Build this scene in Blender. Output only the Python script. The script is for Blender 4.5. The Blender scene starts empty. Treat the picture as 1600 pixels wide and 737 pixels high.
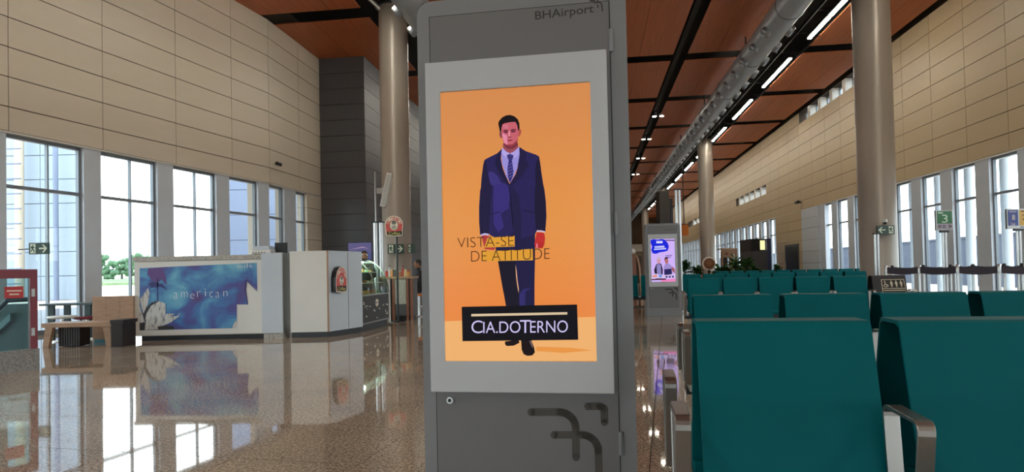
import bpy, bmesh, math, random
from mathutils import Matrix, Vector
random.seed(7)
S = bpy.context.scene
COL = S.collection
# ------------------------------------------------------------------ camera, sky, exposure
CAM_H, F, CX, CY = 1.15, 1000.0, 800.0, 403.0
RC = (Matrix.Rotation(math.pi/2 + math.atan(.02), 3, 'X') @ Matrix.Rotation(-.0215, 3, 'Z'))
cd = bpy.data.cameras.new('camera'); cam = bpy.data.objects.new('camera', cd); COL.objects.link(cam)
cam.matrix_world = Matrix.Translation((0, 0, CAM_H)) @ RC.to_4x4()
cd.sensor_width = 36; cd.lens = 36*F/1600; cd.shift_y = (CY-368.5)/1600; cd.clip_end = 2000; cd.clip_start = .05
S.camera = cam
S.view_settings.view_transform = 'Standard'; S.view_settings.look = 'None'
S.view_settings.gamma = 1; S.view_settings.use_curve_mapping = False
EXPO = .62
S.view_settings.exposure = EXPO
S.cycles.max_bounces = 10; S.cycles.diffuse_bounces = 6; S.cycles.glossy_bounces = 5
S.cycles.transparent_max_bounces = 16; S.cycles.transmission_bounces = 6
S.cycles.sample_clamp_indirect = 6; S.cycles.caustics_reflective = False; S.cycles.caustics_refractive = False
SKY = 4.4
W = bpy.data.worlds.new('sky'); S.world = W; W.use_nodes = True
nt = W.node_tree; bg = nt.nodes['Background']
tc = nt.nodes.new('ShaderNodeTexCoord'); nz = nt.nodes.new('ShaderNodeTexNoise'); rp = nt.nodes.new('ShaderNodeValToRGB')
nz.inputs['Scale'].default_value = 3.0; nz.inputs['Detail'].default_value = 5
rp.color_ramp.elements[0].position = .35; rp.color_ramp.elements[0].color = (.74, .88, .95, 1)
rp.color_ramp.elements[1].position = .7; rp.color_ramp.elements[1].color = (1, 1, 1, 1)
nt.links.new(tc.outputs['Generated'], nz.inputs['Vector']); nt.links.new(nz.outputs['Fac'], rp.inputs['Fac'])
nt.links.new(rp.outputs['Color'], bg.inputs['Color']); bg.inputs['Strength'].default_value = SKY
TUBE = 46.0     # strength of the linear ceiling lamps

# ------------------------------------------------------------------ photo pixel -> place
O = Vector((0, 0, CAM_H))
def ray(x, y): return RC @ Vector(((x-CX)/F, -(y-CY)/F, -1))
def atz(x, y, z):
    d = ray(x, y); return O + d*((z-CAM_H)/d.z)
def aty(x, y, Y):
    d = ray(x, y); return O + d*(Y/d.y)
def onpl(x, y, P, n):
    d = ray(x, y); return O + d*((P-O).dot(n)/d.dot(n))
def proj(P):
    c = RC.transposed() @ (Vector(P)-O); return CX+F*c.x/-c.z, CY-F*c.y/-c.z

# ------------------------------------------------------------------ materials
def lin(c): 
    c = c/255.; return c/12.92 if c <= .04045 else ((c+.055)/1.055)**2.4
def rgb(*c): return (lin(c[0]), lin(c[1]), lin(c[2]), 1)
MATS = {}
def mat(name, col, rough=.5, metal=0., spec=.5, var=0., scale=3., emit=None, bump=0., bscale=60.):
    if name in MATS: return MATS[name]
    m = bpy.data.materials.new(name); m.use_nodes = True; t = m.node_tree; b = t.nodes['Principled BSDF']
    c = rgb(*col)
    b.inputs['Base Color'].default_value = c; b.inputs['Roughness'].default_value = rough
    b.inputs['Metallic'].default_value = metal; b.inputs['Specular IOR Level'].default_value = spec
    x = t.nodes.new('ShaderNodeTexCoord')
    if var:
        n = t.nodes.new('ShaderNodeTexNoise'); n.inputs['Scale'].default_value = scale; n.inputs['Detail'].default_value = 4
        r = t.nodes.new('ShaderNodeValToRGB')
        r.color_ramp.elements[0].position = .3; r.color_ramp.elements[1].position = .7
        r.color_ramp.elements[0].color = tuple(v*(1-var) for v in c[:3])+(1,)
        r.color_ramp.elements[1].color = tuple(min(1, v*(1+var)) for v in c[:3])+(1,)
        t.links.new(x.outputs['Object'], n.inputs['Vector']); t.links.new(n.outputs['Fac'], r.inputs['Fac'])
        t.links.new(r.outputs['Color'], b.inputs['Base Color'])
    if bump:
        n2 = t.nodes.new('ShaderNodeTexNoise'); n2.inputs['Scale'].default_value = bscale
        bp = t.nodes.new('ShaderNodeBump'); bp.inputs['Strength'].default_value = bump; bp.inputs['Distance'].default_value = .01
        t.links.new(x.outputs['Object'], n2.inputs['Vector']); t.links.new(n2.outputs['Fac'], bp.inputs['Height'])
        t.links.new(bp.outputs['Normal'], b.inputs['Normal'])
    if emit:
        b.inputs['Emission Color'].default_value = c; b.inputs['Emission Strength'].default_value = emit
        if emit > .01: b.inputs['Base Color'].default_value = (.004, .004, .004, 1)
    MATS[name] = m; return m
def pix(col, k=1.0):      # a lit display's own colour
    return mat('display_%d_%d_%d' % col, col, .35, emit=k/2**EXPO, spec=.08)
def tint(m, col2, kind='speck', scale=90., lo=.42, hi=.5, stretch=None):
    """mix a second colour in by a fine pattern"""
    t = m.node_tree; b = t.nodes['Principled BSDF']
    src = b.inputs['Base Color'].links[0].from_socket if b.inputs['Base Color'].links else None
    c0 = tuple(b.inputs['Base Color'].default_value)
    x = t.nodes.new('ShaderNodeTexCoord'); mp = t.nodes.new('ShaderNodeMapping')
    if stretch: mp.inputs['Scale'].default_value = stretch
    n = t.nodes.new('ShaderNodeTexVoronoi' if kind == 'cell' else 'ShaderNodeTexNoise')
    n.inputs['Scale'].default_value = scale
    if kind == 'cell': n.inputs['Randomness'].default_value = 0
    if kind != 'cell': n.inputs['Detail'].default_value = 3
    r = t.nodes.new('ShaderNodeMapRange'); r.inputs[1].default_value = lo; r.inputs[2].default_value = hi
    mx = t.nodes.new('ShaderNodeMix'); mx.data_type = 'RGBA'
    t.links.new(x.outputs['Object'], mp.inputs['Vector']); t.links.new(mp.outputs['Vector'], n.inputs['Vector'])
    t.links.new(n.outputs['Distance' if kind == 'cell' else 'Fac'], r.inputs[0]); t.links.new(r.outputs[0], mx.inputs['Factor'])
    if src: t.links.new(src, mx.inputs[6])
    else: mx.inputs[6].default_value = c0
    mx.inputs[7].default_value = rgb(*col2)
    t.links.new(mx.outputs[2], b.inputs['Base Color']); return m

M_BEIGE = mat('beige_cladding', (208, 198, 182), .42, var=.05, scale=.35, bump=.05, bscale=40)
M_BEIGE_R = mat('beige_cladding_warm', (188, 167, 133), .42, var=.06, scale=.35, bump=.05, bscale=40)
M_JOINT = mat('dark_joint', (66, 55, 44), .8)
M_GREYC = mat('grey_cladding', (82, 83, 88), .5, var=.05, scale=.4)
M_GREYJ = mat('grey_joint', (40, 40, 42), .8)
M_SOFFIT = mat('white_soffit', (225, 222, 216), .6)
M_PIER = mat('aluminium_pier', (196, 203, 213), .4, .1, var=.03)
M_FRAME = mat('window_frame', (120, 128, 136), .4, .2)
M_VOID = mat('ceiling_void', (38, 34, 31), .85)
M_WOOD = mat('ceiling_wood', (190, 106, 62), .45, var=.14, scale=.5)
tint(M_WOOD, (166, 86, 48), scale=2.2, lo=.35, hi=.75, stretch=(9, .7, 1))
M_COLUMN = mat('column_paint', (166, 157, 147), .36, .15, var=.03, scale=.5)
M_DUCT = mat('duct_metal', (172, 184, 198), .34, .35, var=.06, scale=1.5)
M_DUCT2 = mat('nozzle_metal', (150, 156, 164), .35, .7)
M_BLACK = mat('black_plastic', (18, 18, 20), .4)
M_DARKM = mat('dark_metal', (48, 48, 52), .4, .6)
M_STEEL = mat('brushed_steel', (205, 205, 205), .32, .9)
M_ARM = mat('satin_aluminium', (150, 146, 142), .33, .9)
M_TEAL = mat('teal_polyurethane', (0, 92, 98), .55, spec=.1, var=.05, scale=2, bump=.04, bscale=300)
M_SEATBLK = mat('black_polyurethane', (30, 27, 34), .45)
M_KIOSK = mat('kiosk_grey', (126, 128, 131), .45, .1, var=.03, scale=1.2, bump=.05, bscale=400)
M_KIOSKD = mat('kiosk_door_grey', (111, 111, 112), .45, .1, var=.03, scale=1.2, bump=.05, bscale=400)
M_BEZEL = mat('bezel_light_grey', (186, 190, 194), .4, var=.02)
M_PERF = tint(mat('perforated_mesh', (92, 88, 84), .6), (22, 20, 18), 'cell', 190, .42, .36)
M_GLYPH = mat('stencil_dark', (58, 54, 50), .7)
M_WHITE = mat('white_laminate', (222, 222, 218), .4, var=.03, scale=1.5)
M_BLUEW = mat('blue_white_laminate', (196, 206, 216), .35, var=.04, scale=1.2)
M_PLINTH = mat('dark_plinth', (40, 42, 48), .45)
M_STONE = tint(mat('light_stone', (190, 186, 178), .4), (150, 148, 142), scale=40, lo=.45, hi=.6)
M_OAK = tint(mat('oak', (176, 142, 114), .5, var=.1, scale=2), (150, 114, 88), scale=5, lo=.4, hi=.8, stretch=(1, 1, 9))
M_DKWOOD = mat('dark_slats', (38, 28, 27), .5)
M_REDP = mat('dark_red_paint', (124, 22, 42), .35)
M_REDS = mat('sign_red', (196, 52, 56), .45)
M_GRAN = tint(mat('grey_granite', (150, 146, 142), .3, var=.1, scale=20), (70, 66, 64), 'speck', 120, .5, .58)
M_GREEN = mat('exit_green', (34, 62, 48), .4)
M_GLOW = mat('pictogram_cream', (218, 226, 205), .5)
M_LEAF = mat('leaf_green', (48, 92, 40), .5, var=.3, scale=8)
M_TARMAC = mat('apron_concrete', (190, 176, 166), .9, var=.08, scale=.08)
M_GRASS = mat('grass', (108, 128, 92), .9, var=.2, scale=.3)
M_TREE = mat('tree_foliage', (70, 100, 72), .9, var=.3, scale=.6)
M_OUTW = mat('outside_white', (140, 152, 166), .6, var=.04, scale=.2)
M_OUTB = mat('outside_bluegrey', (100, 110, 132), .6, var=.06, scale=.3)
M_OUTC = mat('outside_cream', (176, 164, 148), .6)
M_SKIN = mat('skin', (150, 104, 80), .5)
M_CLOTHD = mat('dark_cloth', (34, 32, 36), .8)
M_CLOTHW = mat('white_cloth', (220, 220, 218), .8)
M_HAIR = mat('dark_hair', (26, 20, 18), .6)
M_ORANGE = mat('orange_panel', (214, 120, 44), .5)

def glass(name, tintc, fr=.8):
    m = bpy.data.materials.new(name); m.use_nodes = True; t = m.node_tree; t.nodes.clear()
    o = t.nodes.new('ShaderNodeOutputMaterial'); mx = t.nodes.new('ShaderNodeMixShader'); tr = t.nodes.new('ShaderNodeBsdfTransparent')
    g = t.nodes.new('ShaderNodeBsdfGlossy'); g.inputs['Roughness'].default_value = .02
    fc = t.nodes.new('ShaderNodeLayerWeight'); fc.inputs['Blend'].default_value = .5
    pw = t.nodes.new('ShaderNodeMath'); pw.operation = 'POWER'; pw.inputs[1].default_value = 5
    lw = t.nodes.new('ShaderNodeMath'); lw.operation = 'MULTIPLY_ADD'; lw.inputs[1].default_value = fr; lw.inputs[2].default_value = fr*.06
    t.links.new(fc.outputs['Facing'], pw.inputs[0]); t.links.new(pw.outputs[0], lw.inputs[0])
    tr.inputs['Color'].default_value = rgb(*tintc)
    t.links.new(lw.outputs[0], mx.inputs[0]); t.links.new(tr.outputs[0], mx.inputs[1]); t.links.new(g.outputs[0], mx.inputs[2])
    t.links.new(mx.outputs[0], o.inputs[0]); return m
M_GLASS = glass('window_glass', (236, 246, 248), fr=.7)
M_GLASSG = glass('case_glass', (232, 248, 240), fr=.5)
M_GLASST = glass('balustrade_glass', (208, 224, 222), fr=.8)

def floor_mat():
    m = bpy.data.materials.new('polished_granite'); m.use_nodes = True; t = m.node_tree; b = t.nodes['Principled BSDF']
    x = t.nodes.new('ShaderNodeTexCoord')
    g = t.nodes.new('ShaderNodeNewGeometry')
    def noise(sc, det=2):
        n = t.nodes.new('ShaderNodeTexNoise'); n.inputs['Scale'].default_value = sc; n.inputs['Detail'].default_value = det
        t.links.new(g.outputs['Position'], n.inputs['Vector']); return n.outputs['Fac']
    def ramp(fac, a, ca, bb, cb):
        r = t.nodes.new('ShaderNodeValToRGB'); e = r.color_ramp.elements
        e[0].position = a; e[0].color = ca; e[1].position = bb; e[1].color = cb
        t.links.new(fac, r.inputs['Fac']); return r.outputs['Color']
    base = ramp(noise(45, 4), .38, rgb(150, 134, 118), .62, rgb(210, 192, 172))
    dark = ramp(noise(110, 3), .40, (0, 0, 0, 1), .47, (1, 1, 1, 1))
    big = ramp(noise(1.3), .3, (.86, .86, .86, 1), .7, (1.1, 1.1, 1.1, 1))
    mx = t.nodes.new('ShaderNodeMix'); mx.data_type = 'RGBA'; mx.inputs[6].default_value = rgb(78, 64, 54)
    t.links.new(dark, mx.inputs['Factor']); t.links.new(base, mx.inputs[7])
    ml = t.nodes.new('ShaderNodeMix'); ml.data_type = 'RGBA'; ml.blend_type = 'MULTIPLY'; ml.inputs['Factor'].default_value = 1
    t.links.new(mx.outputs[2], ml.inputs[6]); t.links.new(big, ml.inputs[7]); t.links.new(ml.outputs[2], b.inputs['Base Color'])
    b.inputs['Roughness'].default_value = .035; b.inputs['Specular IOR Level'].default_value = .9
    b.inputs['IOR'].default_value = 1.75
    return m
M_FLOOR = floor_mat()

# ------------------------------------------------------------------ mesh building
def world_m(o):
    m = Matrix.Identity(4)
    while o: m = o.matrix_basis @ m; o = o.parent
    return m
class MB:
    def __init__(s): s.v = []; s.f = []; s.sm = []
    def add(s, vs, fs, smooth=False):
        k = len(s.v); s.v += [Vector(q) for q in vs]; s.f += [tuple(i+k for i in f) for f in fs]; s.sm += [smooth]*len(fs); return s
    def box(s, x0, x1, y0, y1, z0, z1):
        return s.add([(x, y, z) for z in (z0, z1) for y in (y0, y1) for x in (x0, x1)],
                     [(0, 2, 3, 1), (4, 5, 7, 6), (0, 1, 5, 4), (2, 6, 7, 3), (0, 4, 6, 2), (1, 3, 7, 5)])
    def hexa(s, P):      # 8 corners: bottom ring, then top ring
        return s.add(P, [(3, 2, 1, 0), (4, 5, 6, 7), (0, 1, 5, 4), (1, 2, 6, 5), (2, 3, 7, 6), (3, 0, 4, 7)])
    def prism(s, poly, d, smooth=False):      # closed 3D polygon pushed along vector d
        n = len(poly); d = Vector(d); a = [Vector(p) for p in poly]
        return s.add(a+[p+d for p in a], [tuple(range(n-1, -1, -1)), tuple(range(n, 2*n))] + [(i, (i+1) % n, n+(i+1) % n, n+i) for i in range(n)], smooth)
    def poly(s, pts): return s.add(pts, [tuple(range(len(pts)))])
    def cyl(s, a, b, r0, r1=None, n=16, caps=True):
        a = Vector(a); b = Vector(b); r1 = r0 if r1 is None else r1
        z = (b-a).normalized(); x = z.orthogonal().normalized(); y = z.cross(x)
        ring = lambda c, r: [c + (x*math.cos(2*math.pi*i/n)+y*math.sin(2*math.pi*i/n))*r for i in range(n)]
        s.add(ring(a, r0)+ring(b, r1), [(i, (i+1) % n, n+(i+1) % n, n+i) for i in range(n)], True)
        if caps: s.add(ring(a, r0), [tuple(range(n-1, -1, -1))]); s.add(ring(b, r1), [tuple(range(n))])
        return s
    def lathe(s, c, prof, n=20):      # (r, z) profile round a vertical axis at c
        c = Vector(c); k = len(prof); vs = []
        for r, z in prof: vs += [c+Vector((r*math.cos(2*math.pi*i/n), r*math.sin(2*math.pi*i/n), z)) for i in range(n)]
        fs = [(j*n+i, j*n+(i+1) % n, (j+1)*n+(i+1) % n, (j+1)*n+i) for j in range(k-1) for i in range(n)]
        s.add(vs, fs, True)
        s.add(vs[:n], [tuple(range(n-1, -1, -1))]); s.add(vs[-n:], [tuple(range(n))]); return s
    def ball(s, c, r, n=12, m=8, sq=(1, 1, 1)):
        c = Vector(c); vs = []; fs = []
        for j in range(m+1):
            t = math.pi*j/m
            for i in range(n):
                q = 2*math.pi*i/n; vs.append(c+Vector((r*sq[0]*math.sin(t)*math.cos(q), r*sq[1]*math.sin(t)*math.sin(q), -r*sq[2]*math.cos(t))))
        for j in range(m):
            for i in range(n): fs.append((j*n+i, j*n+(i+1) % n, (j+1)*n+(i+1) % n, (j+1)*n+i))
        return s.add(vs, fs, True)
    def sweep(s, path, side, w, t):   # flat bar: width w along side, thickness t in the plane of the path
        path = [Vector(p) for p in path]; side = Vector(side).normalized(); n = len(path); rings = []
        for i, p in enumerate(path):
            d = Vector((0, 0, 0))
            if i: d += (p-path[i-1]).normalized()
            if i < n-1: d += (path[i+1]-p).normalized()
            d.normalize(); up = side.cross(d).normalized()
            rings.append([p+side*w/2+up*t/2, p-side*w/2+up*t/2, p-side*w/2-up*t/2, p+side*w/2-up*t/2])
        vs = [q for r in rings for q in r]
        fs = [(4*i+j, 4*i+(j+1) % 4, 4*i+4+(j+1) % 4, 4*i+4+j) for i in range(n-1) for j in range(4)]
        fs += [(3, 2, 1, 0), tuple(4*(n-1)+j for j in range(4))]
        return s.add(vs, fs)
    def tube(s, path, r, n=8):
        for a, b in zip(path[:-1], path[1:]): s.cyl(a, b, r, n=n)
        return s
    def build(s, name, m, parent=None, world=False, bevel=0., loc=None):
        me = bpy.data.meshes.new(name); vs = s.v
        if world and parent: i = world_m(parent).inverted(); vs = [i @ v for v in vs]
        me.from_pydata([tuple(v) for v in vs], [], s.f)
        for p, q in zip(me.polygons, s.sm): p.use_smooth = q
        if m: me.materials.append(m)
        bm = bmesh.new(); bm.from_mesh(me); bmesh.ops.recalc_face_normals(bm, faces=bm.faces[:]); bm.to_mesh(me); bm.free()
        me.update()
        o = bpy.data.objects.new(name, me); COL.objects.link(o)
        if parent: o.parent = parent
        if loc: o.location = loc
        if bevel:
            b = o.modifiers.new('bevel', 'BEVEL'); b.width = bevel; b.segments = 2; b.limit_method = 'ANGLE'
        return o
def empty(name, loc=(0, 0, 0), rz=0.):
    o = bpy.data.objects.new(name, None); COL.objects.link(o); o.location = loc; o.rotation_euler = (0, 0, rz); o.empty_display_size = .2
    return o
def tag(o, label=None, cat=None, group=None, kind=None):
    if label: o['label'] = label
    if cat: o['category'] = cat
    if group: o['group'] = group
    if kind: o['kind'] = kind
    return o
def thing(name, label, cat, loc=(0, 0, 0), rz=0., group=None): return tag(empty(name, loc, rz), label, cat, group)
def struct(o): o['kind'] = 'structure'; return o
def copy_tree(o, parent=None):
    c = o.copy(); COL.objects.link(c); c.parent = parent
    for ch in list(o.children): copy_tree(ch, c)
    return c
UNIT = None
def slab(name, P, ex, ey, ez, m, parent, share={}):
    """box piece: centre P, half axes given as vectors; the unit mesh is shared per material"""
    if m.name not in share:
        b = MB().box(-1, 1, -1, 1, -1, 1).build('unit_piece', m); me = b.data; bpy.data.objects.remove(b); share[m.name] = me
    o = bpy.data.objects.new(name, share[m.name]); COL.objects.link(o)
    M = Matrix((ex, ey, ez)).transposed().to_4x4(); M.translation = P
    if parent: o.parent = parent; M = world_m(parent).inverted() @ M
    o.matrix_basis = M; return o
def text_mesh(body, offset=0.):
    cu = bpy.data.curves.new('lettering', 'FONT'); cu.body = body; cu.size = 1; cu.offset = offset; cu.resolution_u = 6
    ob = bpy.data.objects.new('lettering', cu); COL.objects.link(ob)
    dg = bpy.context.evaluated_depsgraph_get(); dg.update()
    me = bpy.data.meshes.new_from_object(ob.evaluated_get(dg)); bpy.data.objects.remove(ob); return me
def text3(name, body, bl, br, tl, m, parent, offset=0., lift=None):
    """lettering filling the parallelogram bl-br-tl (world points)"""
    me = text_mesh(body, offset); me.name = name
    xs = [v.co.x for v in me.vertices]; ys = [v.co.y for v in me.vertices]; x0, x1, y0, y1 = min(xs), max(xs), min(ys), max(ys)
    a, ex, ey = Vector(bl), Vector(br)-Vector(bl), Vector(tl)-Vector(bl); i = world_m(parent).inverted()
    for v in me.vertices: v.co = i @ (a + ex*((v.co.x-x0)/(x1-x0)) + ey*((v.co.y-y0)/(y1-y0)) + (lift or Vector()))
    me.materials.clear(); me.materials.append(m); me.update()
    o = bpy.data.objects.new(name, me); COL.objects.link(o); o.parent = parent; return o
class Face:
    """a flat face in the place (point, normal towards viewer); print on it is laid out from photo pixels"""
    def __init__(s, P, n, root): s.P = Vector(P); s.n = Vector(n).normalized(); s.root = root
    def at(s, q, lift=0.):
        return onpl(q[0], q[1], s.P, s.n) + s.n*lift
    def area(s, name, pts, m, lift, parent=None):
        return MB().poly([s.at(q, lift) for q in pts]).build(name, m, parent or s.root, world=True)
    def stroke_pts(s, path, w): return path
    def stroke(s, name, path, w, m, lift, parent=None, cap=True):
        b = MB(); h = w/2
        for (xa, ya), (xb, yb) in zip(path[:-1], path[1:]):
            L = math.hypot(xb-xa, yb-ya) or 1; nx, ny = -(yb-ya)/L*h, (xb-xa)/L*h
            b.poly([s.at(q, lift) for q in ((xa+nx, ya+ny), (xb+nx, yb+ny), (xb-nx, yb-ny), (xa-nx, ya-ny))])
        if cap:
            for x, y in path: b.poly([s.at((x+h*math.cos(k*math.pi/6), y+h*math.sin(k*math.pi/6)), lift) for k in range(12)])
        return b.build(name, m, parent or s.root, world=True)
    def text(s, name, body, bl, br, tl, m, lift, parent=None, offset=0.):
        return text3(name, body, s.at(bl, lift), s.at(br, lift), s.at(tl, lift), m, parent or s.root, offset)
def arc(cx, cy, r, a0, a1, n=8): return [(cx+r*math.cos(math.radians(a0+(a1-a0)*i/n)), cy+r*math.sin(math.radians(a0+(a1-a0)*i/n))) for i in range(n+1)]

# ------------------------------------------------------------------ the hall's frame
HA = math.atan(.125)
EU = Vector((math.sin(HA), math.cos(HA), 0)); EV = Vector((math.cos(HA), -math.sin(HA), 0)); EZ = Vector((0, 0, 1))
def H(u, v, z=0.): return EU*u + EV*v + EZ*z
def uv(P): return P.dot(EU), P.dot(EV)
VR, VL, CEIL, HEAD, TRANS, UEND, UBACK = 11.62, -10.3, 9.6, 4.2, 3.1, 112., -14.
ROWS = [HEAD, 4.7] + [4.7+.6125*k for k in range(1, 9)]

# floor
fl = MB().poly([H(UBACK, -22, 0), H(UBACK, VR+.6, 0), H(UEND, VR+.6, 0), H(UEND, -22, 0)])
floor = struct(fl.build('floor', M_FLOOR))
floor.location.z = -.004
TA = math.radians(13.5); TX = Vector((math.cos(TA), -math.sin(TA), 0)); TY = Vector((math.sin(TA), math.cos(TA), 0)); TS = .86
cand = []
for i in range(-22, 24):
    for j in range(0, 26):
        P = TX*(i*TS+.31) + TY*(j*TS+.55)
        if P.y < 1.2: continue
        x, y = proj(P)
        if -160 < x < 1500 and y < 980: cand.append((P.length, i, j, P))
cand.sort(key=lambda q: q[0])
gq = MB()
for _, i, j, P in cand[:290]:
    gq.poly([P+TX*(a_*TS/2)+TY*(b_*TS/2)-EZ*.0025 for a_, b_ in ((-1, -1), (1, -1), (1, 1), (-1, 1))])
    a, b = random.gauss(0, .0007), random.gauss(0, .0007)
    ex = TX*(TS/2-.0035) + EZ*a*TS/2; ey = TY*(TS/2-.0035) + EZ*b*TS/2
    slab('floor_tile', P+EZ*(-.012), ex, ey, EZ*.012, M_FLOOR, floor)

gq.v = [v for v in gq.v]
gq.build('grout', mat('grout', (52, 42, 36), .8), floor, world=True)
# ceiling: dark void, wooden panels hung below it
cl = MB().poly([H(UBACK, -22, 10.5), H(UEND, -22, 10.5), H(UEND, VR+.5, 10.5), H(UBACK, VR+.5, 10.5)])
ceiling = struct(cl.build('ceiling', M_VOID))
STRIPS = [(8.55, 11.3, 3), (3.95, 6.2, 2), (-3.3, 3.4, 5), (-4.9, -3.8, 1), (-10.05, -7.1, 3)]
U0, UP, GAP = 26.3, 6.45, .85
for k in range(-6, 14):
    ua, ub = U0+k*UP+GAP/2, U0+(k+1)*UP-GAP/2
    for va, vb, n in STRIPS:
        if ub < 12: n = 1
        w = (vb-va)/n
        for q in range(n):
            slab('ceiling_panel', H((ua+ub)/2, va+w*(q+.5), CEIL+.015), EV*(w/2-.006), EU*((ub-ua)/2), EZ*.015, M_WOOD, ceiling)
        # the panels' rear carriers
    if k < 2:
        vb, va = -10.05, -10.05-(2.2 if k > -2 else 6)
        if k < 0: slab('ceiling_panel', H((ua+ub)/2, (va+vb)/2, CEIL+.015), EV*((vb-va)/2-.006), EU*((ub-ua)/2), EZ*.015, M_WOOD, ceiling)
for v in (3.67, -3.55):
    slab('ceiling_rail', H((UEND+10)/2, v, CEIL+.35), EV*.1, EU*((UEND-10)/2), EZ*.12, M_VOID, ceiling)

# ------------------------------------------------------------------ walls
def wall(name, P0, e, n, length, m_panel, cols, rows, openings=(), zmin=HEAD, skip=None, mj=M_JOINT, s_start=0., piece='wall_panel', depth=.35):
    """backing above the window head plus single cladding panels; n points into the hall, e runs along"""
    b = MB()
    def bx(s0, s1, z0, z1, d0=-depth-.15, d1=-.02):
        q = [P0+e*s+n*d for s, d in ((s0, d0), (s1, d0), (s1, d1), (s0, d1))]
        b.hexa([p+EZ*z0 for p in q]+[p+EZ*z1 for p in q])
    cuts = sorted(openings)
    s = s_start
    for (a, c, z0, z1) in cuts:
        bx(s, a, zmin, 10.45); bx(a, c, zmin, z0)
        if z1 < 10.4: bx(a, c, z1, 10.45)
        s = c
    bx(s, length, zmin, 10.45)
    w = struct(b.build(name, mj))
    for ca, cb in zip(cols[:-1], cols[1:]):
        for ra, rb in zip(rows[:-1], rows[1:]):
            if skip and skip((ca+cb)/2, (ra+rb)/2): continue
            slab(piece, P0+e*((ca+cb)/2)+EZ*((ra+rb)/2)-n*.012, e*((cb-ca)/2-.008), EZ*((rb-ra)/2-.011), n*.012, m_panel, w)
    return w
WN = [0]
def window(P0, e, n, s0, s1, z0=.0, z1=HEAD, trans=TRANS, mull=(), depth=.16, fw=.06, pane=True):
    WN[0] += 1; b = MB()
    def bar(a, c, za, zb, d=.09, off=0):
        q = [P0+e*s+n*k for s, k in ((a, -depth-d/2), (c, -depth-d/2), (c, -depth+d/2), (a, -depth+d/2))]
        return [p+EZ*za for p in q]+[p+EZ*zb for p in q]
    b.hexa(bar(s0, s0+fw, z0, z1)); b.hexa(bar(s1-fw, s1, z0, z1)); b.hexa(bar(s0, s1, z1-.1, z1)); b.hexa(bar(s0, s1, z0, z0+.1))
    w = struct(b.build('window_%d' % WN[0], M_FRAME))
    if trans: MB().hexa(bar(s0, s1, trans-.035, trans+.035, .1)).build('transom', M_FRAME, w)
    for k in mull: MB().hexa(bar(s0+(s1-s0)*k-.016, s0+(s1-s0)*k+.016, z0, z1, .08)).build('mullion', M_FRAME, w)
    if pane:
        zs = [z0+.1, trans-.045, trans+.045, z1-.1] if trans else [z0+.1, z1-.1]
        ss = [s0+fw]+[s0+(s1-s0)*k for k in mull]+[s1-fw]
        for za, zb in zip(zs[::2], zs[1::2]):
            for a, c in zip(ss[:-1], ss[1:]):
                MB().poly([P0+e*s-n*depth+EZ*z for s, z in ((a, za), (c, za), (c, zb), (a, zb))]).build('pane', M_GLASS, w)
    return w
def pier(parent, P0, e, n, s0, s1, m=M_PIER, z1=HEAD, depth=.24, out=.0, name='pier'):
    q = [P0+e*s+n*k for s, k in ((s0, -depth), (s1, -depth), (s1, -.03+out), (s0, -.03+out))]
    return MB().hexa([p for p in q]+[p+EZ*z1 for p in q]).build(name, m, parent, world=True)

# right wall -------------------------------------------------------
PR = H(0, VR); NR = -EV
def ur(x, y=330): return uv(onpl(x, y, PR, EV))[0]
cl_hi = (ur(1340, 140), ur(1248, 190)); cl_mid = (ur(1198, 310), ur(1148, 325)); cl_far = (ur(1096, 350), ur(1077, 356))
blank = (ur(1281, 380), ur(1215, 390))
JR = ur(1572, 100)
colsR = [JR+2.0*k for k in range(-4, 22)]
def skipR(s, z):
    return (cl_hi[0]-.2 < s < cl_hi[1]+.2 and z > 8.8) or (cl_mid[0]-.2 < s < cl_mid[1]+.2 and 5.9 < z < 6.54)
OP = [(cl_hi[0], cl_hi[1], ROWS[8], 9.61), (cl_mid[0], cl_mid[1], 5.925, 6.54), (cl_far[0], cl_far[1], 5.925, 6.54)]
wall_right = wall('wall_right', PR, EU, NR, UEND, M_BEIGE_R, colsR, ROWS, OP, skip=skipR, s_start=UBACK)
# partial panels beside the slots and the far run, row by row
for (a, c), z0, z1 in ((cl_hi, ROWS[8], 9.6), (cl_mid, 5.925, 6.54)):
    for cc, cd2 in zip(colsR[:-1], colsR[1:]):
        if skipR((cc+cd2)/2, (z0+z1)/2):
            for p, q in ((cc, min(cd2, a)), (max(cc, c), cd2)):
                if q-p > .05: slab('wall_panel', PR+EU*((p+q)/2)+EZ*((z0+z1)/2)-NR*.012, EU*((q-p)/2-.008), EZ*((z1-z0)/2-.008), NR*.012, M_BEIGE_R, wall_right)
far = MB()
for ra, rb in zip(ROWS[:-1], ROWS[1:]):
    for sa in [colsR[-1]+2.0*k for k in range(int((UEND-colsR[-1])/2))]:
        if cl_far[0]-1 < sa+1 < cl_far[1]+1 and 5.9 < (ra+rb)/2 < 6.54: continue
        q = [PR+EU*s-NR*d for s, d in ((sa+.008, .024), (sa+1.992, .024), (sa+1.992, 0), (sa+.008, 0))]
        far.hexa([p+EZ*(ra+.008) for p in q]+[p+EZ*(rb-.008) for p in q])
tag(far.build('wall_panel_far', M_BEIGE_R, wall_right, world=True), kind='stuff')
bk = MB()
for ra, rb in zip(ROWS[:-1], ROWS[1:]):
    q = [PR+EU*s-NR*d for s, d in ((UBACK, .024), (colsR[0], .024), (colsR[0], 0), (UBACK, 0))]
    bk.hexa([p+EZ*(ra+.008) for p in q]+[p+EZ*(rb-.008) for p in q])
bk.build('wall_strip', M_BEIGE_R, wall_right, world=True)
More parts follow.
